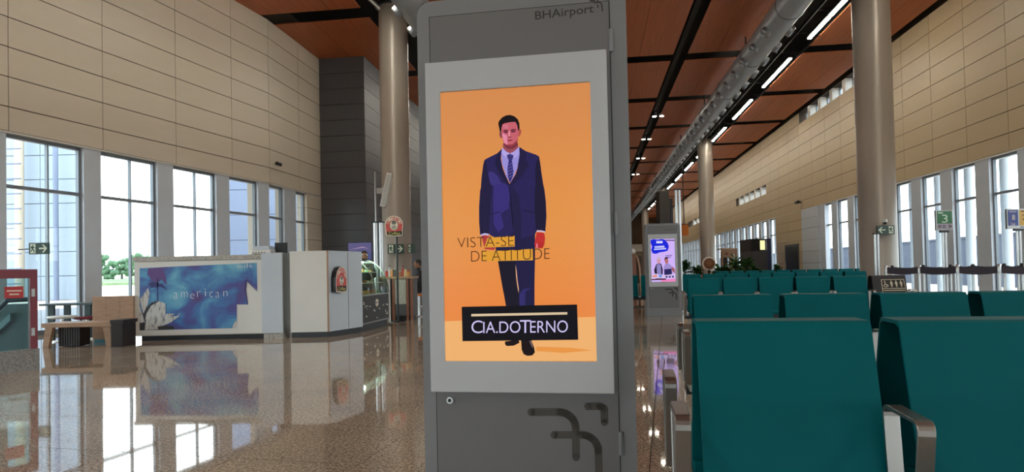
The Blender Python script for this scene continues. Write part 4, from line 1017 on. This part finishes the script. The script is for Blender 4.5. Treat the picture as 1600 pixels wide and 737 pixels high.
sh_ = thing('side_shelf', 'low serving shelf joining the pastry case and the stone counter', 'shelf', (gx(606, YS+.25), YS+.25, 0)); MB().box(-.2, .1, -.15, .2, 1.02, 1.07).build('top', M_OAK, sh_); MB().box(-.18, .08, -.12, .18, 0, 1.02).build('body', M_GREYC, sh_)
# pole sign
YPS = 15.2
ps = thing('pole_sign', 'round topped red coffee sign on a thin black pole', 'sign', (gx(621, YPS), YPS, 0))
zt_ = aty(621, 368, YPS).z
MB().cyl((0, 0, .02), (0, 0, zt_), .026, n=12).build('pole', M_BLACK, ps); MB().lathe((0, 0, 0), [(.2, 0), (.2, .02), (.03, .035)], 20).build('base', M_BLACK, ps)
coffee_badge(Face((0, YPS-.06, 0), FRONT, ps), ps, (590, 325), 9.83, [(128, 420), (118, 340), (108, 270), (118, 205), (150, 150), (200, 122), (250, 114), (305, 122), (352, 150), (388, 205), (398, 270), (390, 340), (386, 418), (320, 434), (250, 438), (190, 434)], .1, 252, 262, 62, 78, [(145, 362), (376, 352), (376, 408), (250, 424), (146, 412)], (84, 84, 44, 30))

# exit signs
def exit_sign(label, P, w, h, arrow, rz=0., man='left', bracket=None):
    t = thing('exit_sign', label, 'sign', P, rz)
    MB().box(-w/2, w/2, -.02, .02, -h/2, h/2).build('plate', M_GREEN, t, bevel=.003)
    def a(nm, pts, m, l): return MB().poly([(x*w/100-w/2, -.021-l, h/2-y*h/60) for x, y in pts]).build(nm, m, t)
    ox = 8 if man == 'left' else 66
    a('pictogram_ground', [(ox, 5), (ox+27, 5), (ox+27, 55), (ox, 55)], M_GLOW, .002)
    R_ = lambda pts: [(ox+x, y) for x, y in pts]
    a('running_figure', R_([(11, 9), (16, 8), (18, 13), (13, 15)]), M_GREEN, .004)
    a('running_figure', R_([(8, 17), (16, 16), (19, 24), (26, 24), (26, 27), (17, 28), (15, 32), (22, 40), (21, 52), (17, 52), (17, 42), (11, 36), (8, 45), (0, 46), (0, 42), (5, 41), (9, 28), (4, 27), (2, 32), (0, 31), (3, 21)]), M_GREEN, .004)
    if arrow:
        f = (lambda x: x) if arrow == 'right' else (lambda x: 100-x)
        a('arrow', [(f(x), y) for x, y in ((52, 26), (80, 26), (68, 10), (76, 10), (94, 30), (76, 52), (68, 52), (80, 34), (52, 34))], M_GLOW, .002)
    if bracket: MB().cyl((0, .0, 0), bracket, .012, n=8).build('bracket', M_DARKM, t)
    return t
PE = aty(61.5, 388, 12.55); exit_sign('green exit sign with an arrow pointing right before the leftmost window', PE, .385, .225, 'right', bracket=(-.6, .25, 0))
PE = aty(618.5, 388.5, 20.44); exit_sign('exit sign with a right arrow on the left cream column', PE, .52, .3, 'right')
PE = aty(643, 388, 20.6); exit_sign('half hidden exit sign at the edge of the left cream column', PE, .24, .3, None, rz=.35)
PE = aty(1383.5, 359, 17.15); exit_sign('exit sign with a left arrow on the nearest right column', PE, .47, .235, 'left', man='right')
PE = aty(1383, 346, 17.18); o = thing('dome_camera', 'small white dome camera above the left pointing exit sign', 'camera', PE); MB().lathe((0, 0, 0), [(.05, .06), (.06, 0), (.05, -.02)], 14).build('mount', M_WHITE, o); MB().ball((0, 0, -.02), .05, 12, 8).build('dome', M_DARKM, o)
# bullet cameras on the walls
PC_ = onpl(429, 257, BEND+EU*.0, EV); o = thing('bullet_camera', 'small dark bullet camera on the left beige wall', 'camera', PC_); MB().cyl((0, 0, 0), EV*.18, .03, n=8).build('arm', M_BEIGE, o); MB().cyl(EV*.18-EU*.2, EV*.18+EU*.06, .06, n=10).build('housing', M_DARKM, o)
PC_ = onpl(1252, 316, PR, EV); o = thing('bullet_camera', 'small dark bullet camera on the right wall above the door block', 'camera', PC_); MB().cyl((0, 0, 0), -EV*.25, .04, n=8).build('arm', M_DARKM, o); MB().cyl(-EV*.25-EU*.3, -EV*.25+EU*.1, .09, n=10).build('housing', M_DARKM, o)

# twin silver posts and loudspeaker
def twin_post(label, x, r, Y, ytop, rod=None):
    P = Vector((gx(x, Y, ytop), Y, 0)); t = thing('twin_post', label, 'post', P); zt2 = aty(x, ytop, Y).z
    for s in (-r*1.25, r*1.25): MB().cyl((s, 0, .02), (s, 0, zt2), r, n=14).build('tube', M_STEEL, t)
    MB().box(-r*2.6, r*2.6, -r*1.3, r*1.3, zt2, zt2+.03).build('cap', M_DARKM, t); MB().lathe((0, 0, 0), [(.22, 0), (.22, .02), (.1, .03)], 20).build('base', M_ARM, t)
    if rod: MB().cyl((-.06, 0, zt2), (-.06, 0, aty(x, rod, Y).z), .022, n=8).build('rod', M_ARM, t)
    return t
twin_post('twin silver post with a thin rod behind the cafe', 591, .058, 17.0, 348, 268)
twin_post('tall twin silver post right behind the small distant totem', 1058.5, .032, 15.95, 297)
twin_post('twin silver post in front of the nearest right column', 1369, .03, 16.4, 366)
sp_ = aty(604, 297, 17.0); o = thing('column_speaker', 'slanted white column loudspeaker beside the left column', 'speaker', sp_)
M4 = Matrix.Rotation(math.radians(13), 3, 'Y')
b = MB().box(-.07, .07, -.1, .1, -.45, .45); b.v = [M4 @ v for v in b.v]; b.build('cabinet', M_WHITE, o, bevel=.008)
b = MB().box(-.055, .055, -.108, -.1, -.42, .42); b.v = [M4 @ v for v in b.v]; b.build('grille', mat('grille_grey', (190, 188, 184), .7), o)
MB().box(-.26, -.05, -.03, .03, -.09, .06).build('bracket', M_ARM, o)
# purple screen behind the cafe
YT = 22.; tv = thing('purple_screen', 'lilac lit screen standing behind the white cafe counter', 'screen', (gx(563, YT), YT, 0))
w_ = (gx(582, YT)-gx(544, YT))/2; z0, z1 = aty(563, 406, YT).z, aty(563, 378, YT).z
MB().box(-w_, w_, 0, .06, z0, z1).build('frame', M_BLACK, tv)
MB().box(-w_+.02, w_-.02, -.004, .004, z0+.02, z1-.02).build('picture', pix((92, 88, 128)), tv); MB().poly([(-w_+.02, -.006, z0+.2), (0, -.006, z0+.34), (w_-.02, -.006, z0+.24), (w_-.02, -.006, z0+.02), (-w_+.02, -.006, z0+.02)]).build('picture_wave', pix((76, 82, 128)), tv)
MB().poly([(-w_+.05, -.008, z0+.36), (.1, -.008, z0+.42), (w_-.1, -.008, z0+.38), (.1, -.008, z0+.46)]).build('picture_light', pix((170, 140, 170)), tv)
MB().cyl((0, .03, .02), (0, .03, z0), .04, n=10).build('stand', M_DARKM, tv); MB().box(-.3, .3, -.15, .2, 0, .03).build('base', M_DARKM, tv)

# ------------------------------------------------------------------ people
def person(label, loc, rz, joints, radii, cloth, head, hatm, legs):
    t = thing('person', label, 'person', loc, rz)
    names = list(joints); idx = {n: i for i, n in enumerate(names)}
    edges = [('pelvis', 'chest'), ('chest', 'neck'), ('neck', 'skull'), ('chest', 'shoulder_l'), ('shoulder_l', 'elbow_l'), ('elbow_l', 'wrist_l'), ('chest', 'shoulder_r'), ('shoulder_r', 'elbow_r'), ('elbow_r', 'wrist_r'), ('pelvis', 'hip_l'), ('hip_l', 'knee_l'), ('knee_l', 'ankle_l'), ('ankle_l', 'toe_l'), ('pelvis', 'hip_r'), ('hip_r', 'knee_r'), ('knee_r', 'ankle_r'), ('ankle_r', 'toe_r')]
    vs = [joints[n] for n in names]; es = [(idx[a], idx[b_]) for a, b_ in edges]; rr = [radii[n.split('_')[0]] for n in names]
    for sd in 'lr':
        w0 = Vector(joints['wrist_'+sd]); d = (w0-Vector(joints['elbow_'+sd])).normalized(); sdv = d.orthogonal().normalized()
        k = len(vs); vs.append(tuple(w0+d*.07)); rr.append(.03); es.append((idx['wrist_'+sd], k))
        for i, (off, ln) in enumerate(((-.03, .07), (-.01, .085), (.01, .08), (.03, .065))):
            a1 = w0+d*.09+sdv*off; vs.append(tuple(a1)); rr.append(.009); es.append((k, len(vs)-1)); vs.append(tuple(a1+d*ln)); rr.append(.008); es.append((len(vs)-2, len(vs)-1))
        vs.append(tuple(w0+d*.06-sdv*.06)); rr.append(.01); es.append((idx['wrist_'+sd], len(vs)-1))
    me = bpy.data.meshes.new('body'); me.from_pydata(vs, es, []); o = bpy.data.objects.new('body', me); COL.objects.link(o); o.parent = t
    sk = o.modifiers.new('skin', 'SKIN'); o.modifiers.new('sub', 'SUBSURF').levels = 1
    for i, v in enumerate(me.skin_vertices[0].data): v.radius = (rr[i], rr[i]*.85 if i < 3 else rr[i]); v.use_root = (i == 0)
    me.materials.append(cloth)
    hc = Vector(joints['skull'])
    hb = MB(); hb.ball(hc+Vector((0, 0, .06)), .1, 18, 14, (.8, .98, 1.2)); hb.ball(hc+Vector((0, -.1, .05)), .018, 8, 6, (.8, 1, 1.2))
    hb.ball(hc+Vector((-.08, 0, .06)), .025, 8, 6, (.5, 1, 1.3)); hb.ball(hc+Vector((.08, 0, .06)), .025, 8, 6, (.5, 1, 1.3)); h0 = hb.build('head', head, t)
    for s in (-.033, .033): MB().ball(hc+Vector((s, -.09, .075)), .012, 8, 6).build('eye', M_BLACK, h0)
    MB().box(hc.x-.025, hc.x+.025, hc.y-.097, hc.y-.085, hc.z+.005, hc.z+.012).build('mouth', mat('lips', (130, 70, 64), .5), h0)
    MB().ball(hc+Vector((0, .018, .09)), .105, 16, 10, (.84, .98, 1.0)).build('hair', hatm, t)
    return t, hc
RAD = dict(pelvis=.15, chest=.16, neck=.055, skull=.06, shoulder=.07, elbow=.045, wrist=.032, hip=.09, knee=.06, ankle=.042, toe=.035)
J1 = dict(pelvis=(0, 0, .93), chest=(0, .0, 1.25), neck=(0, 0, 1.43), skull=(0, -.02, 1.52), shoulder_l=(-.18, 0, 1.36), elbow_l=(-.24, -.04, 1.1), wrist_l=(-.16, -.26, 1.06), shoulder_r=(.18, 0, 1.36), elbow_r=(.24, -.04, 1.1), wrist_r=(.16, -.26, 1.06),
          hip_l=(-.1, 0, .88), knee_l=(-.11, -.01, .48), ankle_l=(-.11, .02, .08), toe_l=(-.12, -.12, .04), hip_r=(.1, 0, .88), knee_r=(.11, -.01, .48), ankle_r=(.11, .02, .08), toe_r=(.12, -.12, .04))
Yp = 15.35; pt1, hc = person('worker in dark clothes and white cap behind the pastry case', (gx(569.5, Yp), Yp, 0), .3, J1, RAD, M_CLOTHD, M_SKIN, M_HAIR, None)
MB().lathe(hc+Vector((0, .0, 0)), [(.088, .06), (.09, .075), (.09, .10), (.082, .115)], 16).build('white_cap', M_CLOTHW, pt1)
J2 = dict(J1); dz = -.2
for k in ('pelvis', 'chest', 'neck', 'skull', 'shoulder_l', 'elbow_l', 'wrist_l', 'shoulder_r', 'elbow_r', 'wrist_r'): x, y, z = J1[k]; J2[k] = (x, y, z+dz)
J2.update(hip_l=(-.1, -.02, .70), hip_r=(.1, -.02, .70), knee_l=(-.13, -.42, .70), knee_r=(.13, -.42, .70), ankle_l=(-.13, -.4, .3), ankle_r=(.13, -.4, .3), toe_l=(-.13, -.53, .27), toe_r=(.13, -.53, .27))
Yq = 16.9; xq = gx(654, Yq)
person('person in dark clothes sitting at the counter behind the totem edge', (xq, Yq, 0), -1.2, J2, RAD, M_CLOTHD, M_SKIN, M_HAIR, None)
st = thing('bar_stool', 'bar stool with orange seat under the person in dark clothes', 'stool', (xq, Yq, 0), -1.2); MB().lathe((0, 0, 0), [(.17, .545), (.19, .56), (.19, .59), (.16, .6)], 20).build('seat', M_ORANGE, st); MB().cyl((0, 0, .02), (0, 0, .545), .03, n=10).build('post', M_STEEL, st); MB().lathe((0, 0, 0), [(.22, 0), (.22, .015), (.04, .03)], 20).build('base', M_STEEL, st)
MB().lathe((0, 0, 0), [(.16, .255), (.175, .265), (.16, .275)], 18).build('foot_ring', M_STEEL, st)

# ------------------------------------------------------------------ red framed glass barrier, bench, tables
qR, qL = atz(62, 577, 0), atz(0, 585, 0); eg = (qL-qR).normalized(); ng = Vector((-eg.y, eg.x, 0)); ng = ng if ng.y < 0 else -ng; LG_ = 2.4
gt = thing('glass_barrier', 'dark red framed glass barrier on a granite kerb at the left edge', 'barrier', qR)
def Gb(s0, s1, d0, d1, z0, z1): return [qR+eg*s+ng*d+EZ*z for z in (z0, z1) for s, d in ((s0, d0), (s1, d0), (s1, d1), (s0, d1))]
MB().hexa(Gb(0, LG_, -.14, .0, 0, .275)).build('kerb', M_GRAN, gt, world=True)
fr = MB(); fr.hexa(Gb(0, .085, -.1, -.04, .275, 1.305)); fr.hexa(Gb(.085, LG_, -.1, -.04, 1.19, 1.305)); fr.hexa(Gb(LG_-.085, LG_, -.1, -.04, .275, 1.19)); fr.build('frame', M_REDP, gt, world=True)
MB().hexa(Gb(.085, LG_-.085, -.075, -.065, .275, 1.19)).build('glass', M_GLASST, gt, world=True)
FG = Face(qR-ng*.064, ng, gt)
FG.area('sign_plate', [(6.5, 448), (36.2, 447), (36.5, 465), (6.8, 466)], M_REDS, .004, gt)
FG.area('sign_line', [(10, 453.2), (33.5, 452.8), (33.5, 455), (10, 455.4)], M_LCREAM, .008, gt); FG.area('sign_line', [(14, 458.6), (29.5, 458.3), (29.5, 460.5), (14, 460.8)], M_LCREAM, .008, gt)
for y in (457, 518): 
    P = FG.at((50, y)); MB().hexa([P+eg*a+ng*b_+EZ*z for z in (-.05, .05) for a, b_ in ((-.02, -.02), (.02, -.02), (.02, .03), (-.02, .03))]).build('hinge', M_ARM, gt, world=True)
# stair flight seen through the glass
es = thing('escalator', 'dark teal escalator side seen through the red framed glass', 'escalator', aty(25, 545, 9.6).xy.to_3d())
M_ESC = mat('escalator_teal', (84, 100, 102), .35, .2)
sP = lambda x, y, Y: aty(x, y, Y)
pe = [sP(-60, 600, 9.4), sP(51, 562, 9.4), sP(51, 474, 9.4), sP(12, 475, 9.4), sP(-60, 545, 9.4)]
for p in pe: p.z = max(p.z, .01)
MB().prism(pe, (0, .1, 0)).build('side_panel', M_ESC, es, world=True)
MB().prism([sP(-60, 560, 9.38), sP(20, 489, 9.38), sP(20, 500, 9.38), sP(-60, 574, 9.38)], (0, -.05, 0)).build('trim_band', mat('escalator_trim', (120, 142, 146), .3, .4), es, world=True)
MB().tube([sP(-60, 538, 9.5), sP(12, 469, 9.5), sP(52, 467, 9.5)], .035).build('handrail', M_BLACK, es, world=True)
# bench
YBn = 11.0; bx0, bx1 = gx(63, YBn), gx(173, YBn)
bn = thing('wooden_bench', 'light wooden bench with slanted legs and dark slatted skirt', 'bench', ((bx0+bx1)/2, YBn, 0)); hb_ = (bx1-bx0)/2
MB().box(-hb_, hb_, 0, .5, .345, .42).build('seat', M_OAK, bn, bevel=.006)
for s, sl in ((-hb_+.12, -.06), (hb_-.1, .05)):
    for y in (.02, .42): MB().hexa([(s+sl-.05, y, 0), (s+sl+.05, y, 0), (s+sl+.05, y+.07, 0), (s+sl-.05, y+.07, 0), (s-.06, y, .345), (s+.07, y, .345), (s+.07, y+.07, .345), (s-.06, y+.07, .345)]).build('leg', M_OAK, bn)
for k in range(9): MB().box(-hb_+.22+k*.042, -hb_+.25+k*.042, .12, .4, .01, .345).build('slat', M_DKWOOD, bn)
xb0, xb1 = gx(171, YBn-.1), gx(192, YBn-.1)
sl = thing('slatted_stool', 'dark slatted seat block beside the wooden bench', 'stool', ((xb0+xb1)/2, YBn-.1, 0)); hs = (xb1-xb0)/2
MB().box(-hs, hs, 0, .42, .40, .46).build('top', M_DKWOOD, sl, bevel=.004)
for k in range(8): MB().box(-hs+.01+k*(2*hs-.05)/7.4, -hs+.035+k*(2*hs-.05)/7.4, .01, .4, 0, .40).build('slat', M_DKWOOD, sl)
YW = 11.75; w0_, w1_ = gx(144, YW), gx(208, YW); wz = aty(176, 462.5, YW).z
wp = thing('wooden_partition', 'low oak partition board behind the bench', 'partition', ((w0_+w1_)/2, YW, 0)); hp = (w1_-w0_)/2
for k in range(3): MB().box(-hp+k*2*hp/3+.002, -hp+(k+1)*2*hp/3-.002, 0, .05, .06, wz).build('board', M_OAK, wp)
MB().box(-hp+.02, hp-.02, .0, .05, 0, .06).build('foot', mat('teal_foot', (70, 130, 146), .5), wp)
YTb = 12.6; tx0, tx1 = gx(60, YTb), gx(143, YTb); tz = aty(100, 474, YTb).z
tb = thing('cafe_table', 'dark topped cafe table by the left windows', 'table', ((tx0+tx1)/2, YTb, 0)); ht = (tx1-tx0)/2
MB().box(-ht, ht, 0, .6, tz-.04, tz).build('tabletop', mat('dark_green_top', (40, 58, 58), .3), tb, bevel=.004)
for s in (-ht+.2, ht-.12):
    for y in (.05, .5): MB().box(s-.06, s+.06, y, y+.05, 0, tz-.04).build('leg', mat('dark_green_leg', (36, 56, 56), .4), tb)
def stool(x, Y, y, label, m):
    P = aty(x, y, Y); t = thing('round_stool', label, 'stool', (P.x, P.y, 0)); z = P.z
    MB().lathe((0, 0, 0), [(.2, z-.05), (.24, z-.035), (.24, z-.01), (.2, z)], 24).build('seat', m, t); MB().cyl((0, 0, .02), (0, 0, z-.05), .03, n=10).build('post', M_STEEL, t); MB().lathe((0, 0, 0), [(.2, 0), (.2, .015), (.04, .03)], 20).build('base', M_STEEL, t)
stool(97, 12.1, 493, 'round white stool in front of the dark cafe table', M_WHITE)
stool(136, 12.4, 494, 'round dark red stool beside the white stool', M_REDP)

# ------------------------------------------------------------------ queue posts and gate signs on the right
def lane(pts, grp, labels):
    prev = None
    for (x, Y), lb in zip(pts, labels):
        P = Vector((gx(x, Y, 411), Y, 0))
        t = thing('queue_post', lb, 'post', P, 0, grp)
        MB().cyl((0, 0, .03), (0, 0, 1.02), .027, n=14).build('tube', M_STEEL, t); MB().lathe((0, 0, 0), [(.17, 0), (.17, .02), (.05, .04)], 20).build('base', M_ARM, t)
        MB().lathe((0, 0, 0), [(.034, .885), (.038, .9), (.038, 1.07), (.03, 1.08)], 14).build('head', M_STEEL if 'bright' in lb else M_BLACK, t)
        if prev is not None:
            d = prev-P; n = 8; vs = []
            for i in range(n+1):
                f = i/n; q_ = d*(.02+.96*f); sg = -.035*4*f*(1-f); 
                for z in (.9, 1.05): vs += [q_+Vector((0, 0, z+sg))]
            side = Vector((-d.y, d.x, 0)).normalized()*.004
            b = MB(); b.add([v-side for v in vs]+[v+side for v in vs], [(2*i, 2*i+2, 2*i+3, 2*i+1) for i in range(n)]+[(2*i+2*n+2, 2*i+2*n+4, 2*i+2*n+5, 2*i+2*n+3) for i in range(n)])
            b.build('belt', mat('belt_dark', (62, 54, 64), .7), t)
        prev = P
lane([(1384, 15.4), (1436, 14.6), (1496, 13.6), (1561, 12.9), (1640, 12.4)], 'queue posts on the right', ['leftmost bright queue post near the column', 'bright queue post below the exit sign column', 'bright queue post right of the green gate sign', 'bright queue post left of the blue and yellow gate sign', 'bright queue post under the right picture edge'])
lane([(1394, 16.0), (1443, 15.7), (1485, 15.9), (1520, 14.9), (1569, 14.2), (1597, 13.9)], 'queue posts on the right', ['second queue post from the column with a black head', 'black headed queue post of the close pair', 'black headed queue post under the green gate sign', 'black headed queue post midway between the gate signs', 'black headed queue post left of the blue gate sign pole', 'rightmost black headed queue post'])
def gate_sign(label, x0, x1, y0, y1, Y, yb):
    a, c = aty(x0, y1, Y), aty(x1, y0, Y); t = thing('gate_sign', label, 'sign', ((a.x+c.x)/2, Y, 0)); w = (c.x-a.x)/2; z0, z1 = a.z, c.z
    for s in (-.034, .034): MB().cyl((s, .03, .02), (s, .03, z0), .027, n=12).build('pole', M_STEEL, t)
    MB().lathe((0, .03, 0), [(.2, 0), (.2, .02), (.06, .04)], 20).build('base', M_ARM, t); MB().box(-.1, .1, 0, .06, z0-.05, z0).build('bracket', M_BLACK, t)
    MB().box(-w, w, 0, .06, z0, z1).build('board', M_ARM, t, bevel=.006)
    def R(nm, x0, x1, y0, y1, m, l=1): return MB().box(-w+2*w*x0, -w+2*w*x1, -.003*l, .001, z1-(z1-z0)*y1, z1-(z1-z0)*y0).build(nm, m, t)
    def T(s, x0, x1, y0, y1, m):
        f = lambda x, y: world_m(t) @ Vector((-w+2*w*x, -.008, z1-(z1-z0)*y)); return text3('numeral', s, f(x0, y1), f(x1, y1), f(x0, y0), m, t)
    def AR(pts, m): return MB().poly([(-w+2*w*x, -.008, z1-(z1-z0)*y) for x, y in pts]).build('arrow', m, t)
    return R, T, AR
R, T, AR = gate_sign('green gate 3 sign on a silver pole', 1463, 1488.5, 328, 360, 15.3, 450)
M_SG = mat('gate_green', (30, 104, 52), .4); M_SL = mat('gate_lilac', (168, 158, 170), .5); M_SW = mat('gate_pale', (196, 222, 196), .5)
R('green_field', .06, .94, .04, .66, M_SG); R('lower_field', .06, .94, .67, .95, M_SL); T('3', .34, .68, .22, .62, M_SW); R('small_print', .12, .42, .1, .16, M_SW, 2)
for x in (.12, .38): R('small_print', x, x+.16, .74, .8, M_GREYC, 2); R('small_print', x, x+.16, .84, .88, M_GREYC, 2)
AR([(.7, .72), (.75, .72), (.84, .8), (.84, .74), (.88, .74), (.88, .86), (.74, .86), (.74, .83), (.8, .83)], M_BLACK)
R, T, AR = gate_sign('blue and yellow gate 1 and 2 sign at the right edge', 1574, 1610, 325.5, 357.5, 14.3, 450)
M_SB = mat('gate_blue', (48, 60, 134), .4); M_SY = mat('gate_yellow', (206, 160, 62), .4); M_SBR = mat('gate_brown', (92, 50, 20), .5)
R('blue_field', .04, .47, .06, .84, M_SB); R('yellow_field', .52, .96, .06, .84, M_SY); T('1', .2, .33, .3, .56, M_SL); T('2', .62, .86, .3, .56, M_SBR)
R('small_print', .1, .4, .12, .17, M_SL, 2); R('small_print', .6, .88, .1, .16, M_SBR, 2)
AR([(.12, .68), (.16, .68), (.28, .76), (.28, .7), (.32, .7), (.32, .82), (.14, .82), (.14, .78), (.24, .78)], M_SL); AR([(.66, .64), (.86, .7), (.84, .8), (.66, .8)], mat('gate_gold', (222, 176, 20), .4))
R('small_print', .55, .75, .9, .94, M_GREYC, 2)

# ------------------------------------------------------------------ far end of the waiting area
YR = 38.; rs = thing('round_sign', 'round brown sign with a white ring in front of the second column', 'sign', (gx(1108, YR, 411), YR, 0)); zc = aty(1108, 411.5, YR).z
MB().cyl((0, 0, zc), (0, .08, zc), .4, n=32).build('ring', mat('ring_white', (244, 236, 222), .5), rs); MB().cyl((0, -.03, zc), (0, .0, zc), .325, n=32).build('disc', mat('sign_brown', (128, 76, 40), .5), rs)
for zz in (-.1, 0, .1): MB().box(-.17+abs(zz)*.5, .17-abs(zz)*.5, -.036, -.03, zc+zz-.02, zc+zz+.02).build('print_line', mat('sign_tan', (176, 120, 76), .5), rs)
MB().box(-.06, .06, 0, .08, 0, zc-.38).build('post', M_DKWOOD, rs); MB().box(-.3, .3, -.15, .25, 0, .05).build('base', M_DKWOOD, rs)
def plant(x, Y, h, r, label, n=40):
    P = Vector((gx(x, Y, 415), Y, 0)); t = thing('potted_plant', label, 'plant', P, random.random()*6)
    MB().lathe((0, 0, 0), [(.22, 0), (.3, .5), (.3, .55), (.26, .55), (.25, .5)], 14).build('pot', M_GREYC, t); MB().cyl((0, 0, .5), (0, 0, h*.7), .04, .02, 8).build('stem', M_DKWOOD, t)
    b = MB()
    for i in range(n):
        a = random.random()*6.283; el = random.uniform(-.2, 1.1); L = r*random.uniform(.6, 1.1); d = Vector((math.cos(a)*math.cos(el), math.sin(a)*math.cos(el), math.sin(el))); s = Vector((-math.sin(a), math.cos(a), 0))*.09
        o_ = Vector((0, 0, .55+(h-.9)*random.uniform(.2, .8))); m_ = o_+d*L*.6; e_ = o_+d*L-EZ*L*.2
        b.add([o_, m_-s, e_, m_+s], [(0, 1, 2), (0, 2, 3)])
    b.build('foliage', M_LEAF, t)
for x, Y, h, r, lb in ((1070, 39, 1.9, .6, 'leafy potted plant left of the second column'), (1089, 40, 1.5, .5, 'low potted plant between the column and the small totem'), (1122, 37, 1.45, .5, 'low potted plant right of the round brown sign'), (1134, 39.3, 1.5, .5, 'low potted plant at the wooden booth foot'), (1149, 36, 2.1, .62, 'large bushy plant beside the wooden booth'), (1167, 38, 2.0, .62, 'large bushy plant left of the grey cabin'), (1180, 35.5, 1.5, .5, 'bushy plant in front of the grey cabin'), (1214, 38, 1.5, .4, 'small plant right of the grey cabin')):
    plant(x, Y, h, r, lb, 70)
YB2 = 42.; q0, q1 = gx(1128, YB2, 415), gx(1153, YB2, 415); zb = aty(1140, 387.5, YB2).z
bo = thing('wooden_booth', 'light wooden sales booth among the plants', 'booth', ((q0+q1)/2, YB2, 0)); hb2 = (q1-q0)/2
MB().box(-hb2, hb2, 0, .9, zb-.08, zb).build('roof', M_OAK, bo); MB().box(-hb2+.03, hb2*.05, -.02, .04, zb-.6, zb-.08).build('header', M_OAK, bo); MB().box(-hb2*.6, -hb2*.2, -.03, -.02, zb-.45, zb-.28).build('header_print', M_RWOOD, bo)
for x in (-hb2+.05, hb2*.05, hb2-.05): MB().box(x-.05, x+.05, 0, .1, 0, zb-.08).build('post', M_OAK, bo)
MB().box(hb2*.1, hb2-.05, .02, .06, 0, zb-.1).build('side_board', M_OAK, bo); MB().box(hb2*.38, hb2*.6, .0, .02, .4, zb-.4).build('white_strip', M_CLOTHW, bo); MB().box(-hb2+.1, hb2*.05, .5, .55, 0, zb-.2).build('back_board', M_DKWOOD, bo); MB().box(-hb2+.1, hb2*.05, .05, .4, 0, .95).build('counter', M_OAK, bo)
YG = 39.; q0, q1 = gx(1177, YG, 415), gx(1206, YG, 415); zb = aty(1190, 372.5, YG).z
gc = thing('grey_cabin', 'dark grey cabin with a lit yellow panel by the right windows', 'cabin', ((q0+q1)/2, YG, 0)); hg = (q1-q0)/2
MB().box(-hg, hg*.55, 0, 2.2, 0, zb-.75).build('front', M_GREYC, gc); MB().box(hg*.55, hg, .0, 2.2, 0, zb).build('navy_side', mat('navy_panel', (62, 70, 106), .5), gc); MB().box(-hg, hg*.55, .3, 2.2, zb-.75, zb).build('fascia', M_DARKM, gc)
MB().box(-hg+.05, -hg+.4, .26, .3, zb-.66, zb-.1).build('dark_window', M_BLACK, gc); MB().box(0, hg*.5, .26, .3, zb-.68, zb-.1).build('lit_panel', mat('lit_yellow', (236, 232, 170), .5, emit=.8), gc)
YH = 48.; hs_ = thing('hanging_sign', 'orange box sign hung on a thin rod from the ceiling', 'sign', (gx(1069, YH, 360), YH, aty(1069, 368, YH).z)); zh = aty(1069, 350, YH).z-hs_.location.z
MB().box(-.28, .28, -.2, .2, 0, zh).build('box', M_ORANGE, hs_, bevel=.02); MB().cyl((0, 0, zh), (0, 0, 10.4-hs_.location.z), .035, n=8).build('rod', M_DARKM, hs_); MB().box(-.3, .3, -.22, .22, zh-.06, zh+.02).build('lid', M_RWOOD, hs_)
YD = 52.; q0, q1 = gx(1031, YD, 330), gx(1053, YD, 330); zb = aty(1040, 298, YD).z
dk = thing('dark_pillar', 'tall dark clad pillar behind the small distant totem', 'pillar', ((q0+q1)/2, YD, 0)); hd = (q1-q0)/2
MB().box(-hd, hd*.35, 0, 1.4, 0, zb).build('core', mat('dark_clad', (64, 60, 58), .5), dk)
for k in range(3): MB().box(hd*(.4+.2*k), hd*(.5+.2*k), .1, 1.2, 0, zb-.6).build('fin', mat('dark_fin', (84, 84, 96), .4), dk)
YF = 19.; ob = thing('wooden_display', 'curved wooden display stand with white ball left of the small totem', 'stand', (gx(990, YF, 415), YF, 0))
z0 = aty(990, 396, YF).z
MB().ball((-.02, 0, z0+.06), .09, 12, 8).build('ball', M_CLOTHW, ob)
MB().sweep([(-.05, 0, z0), (.03, 0, z0-.02), (.1, 0, z0-.15), (.15, 0, z0-.4), (.17, 0, z0-.8), (.18, 0, .03)], (0, 1, 0), .3, .05).build('curved_board', M_OAK, ob); MB().box(-.15, .05, -.15, .15, .03, z0-.02).build('core', M_RWOOD, ob); MB().box(-.25, .25, -.2, .2, 0, .03).build('base', M_DKWOOD, ob)
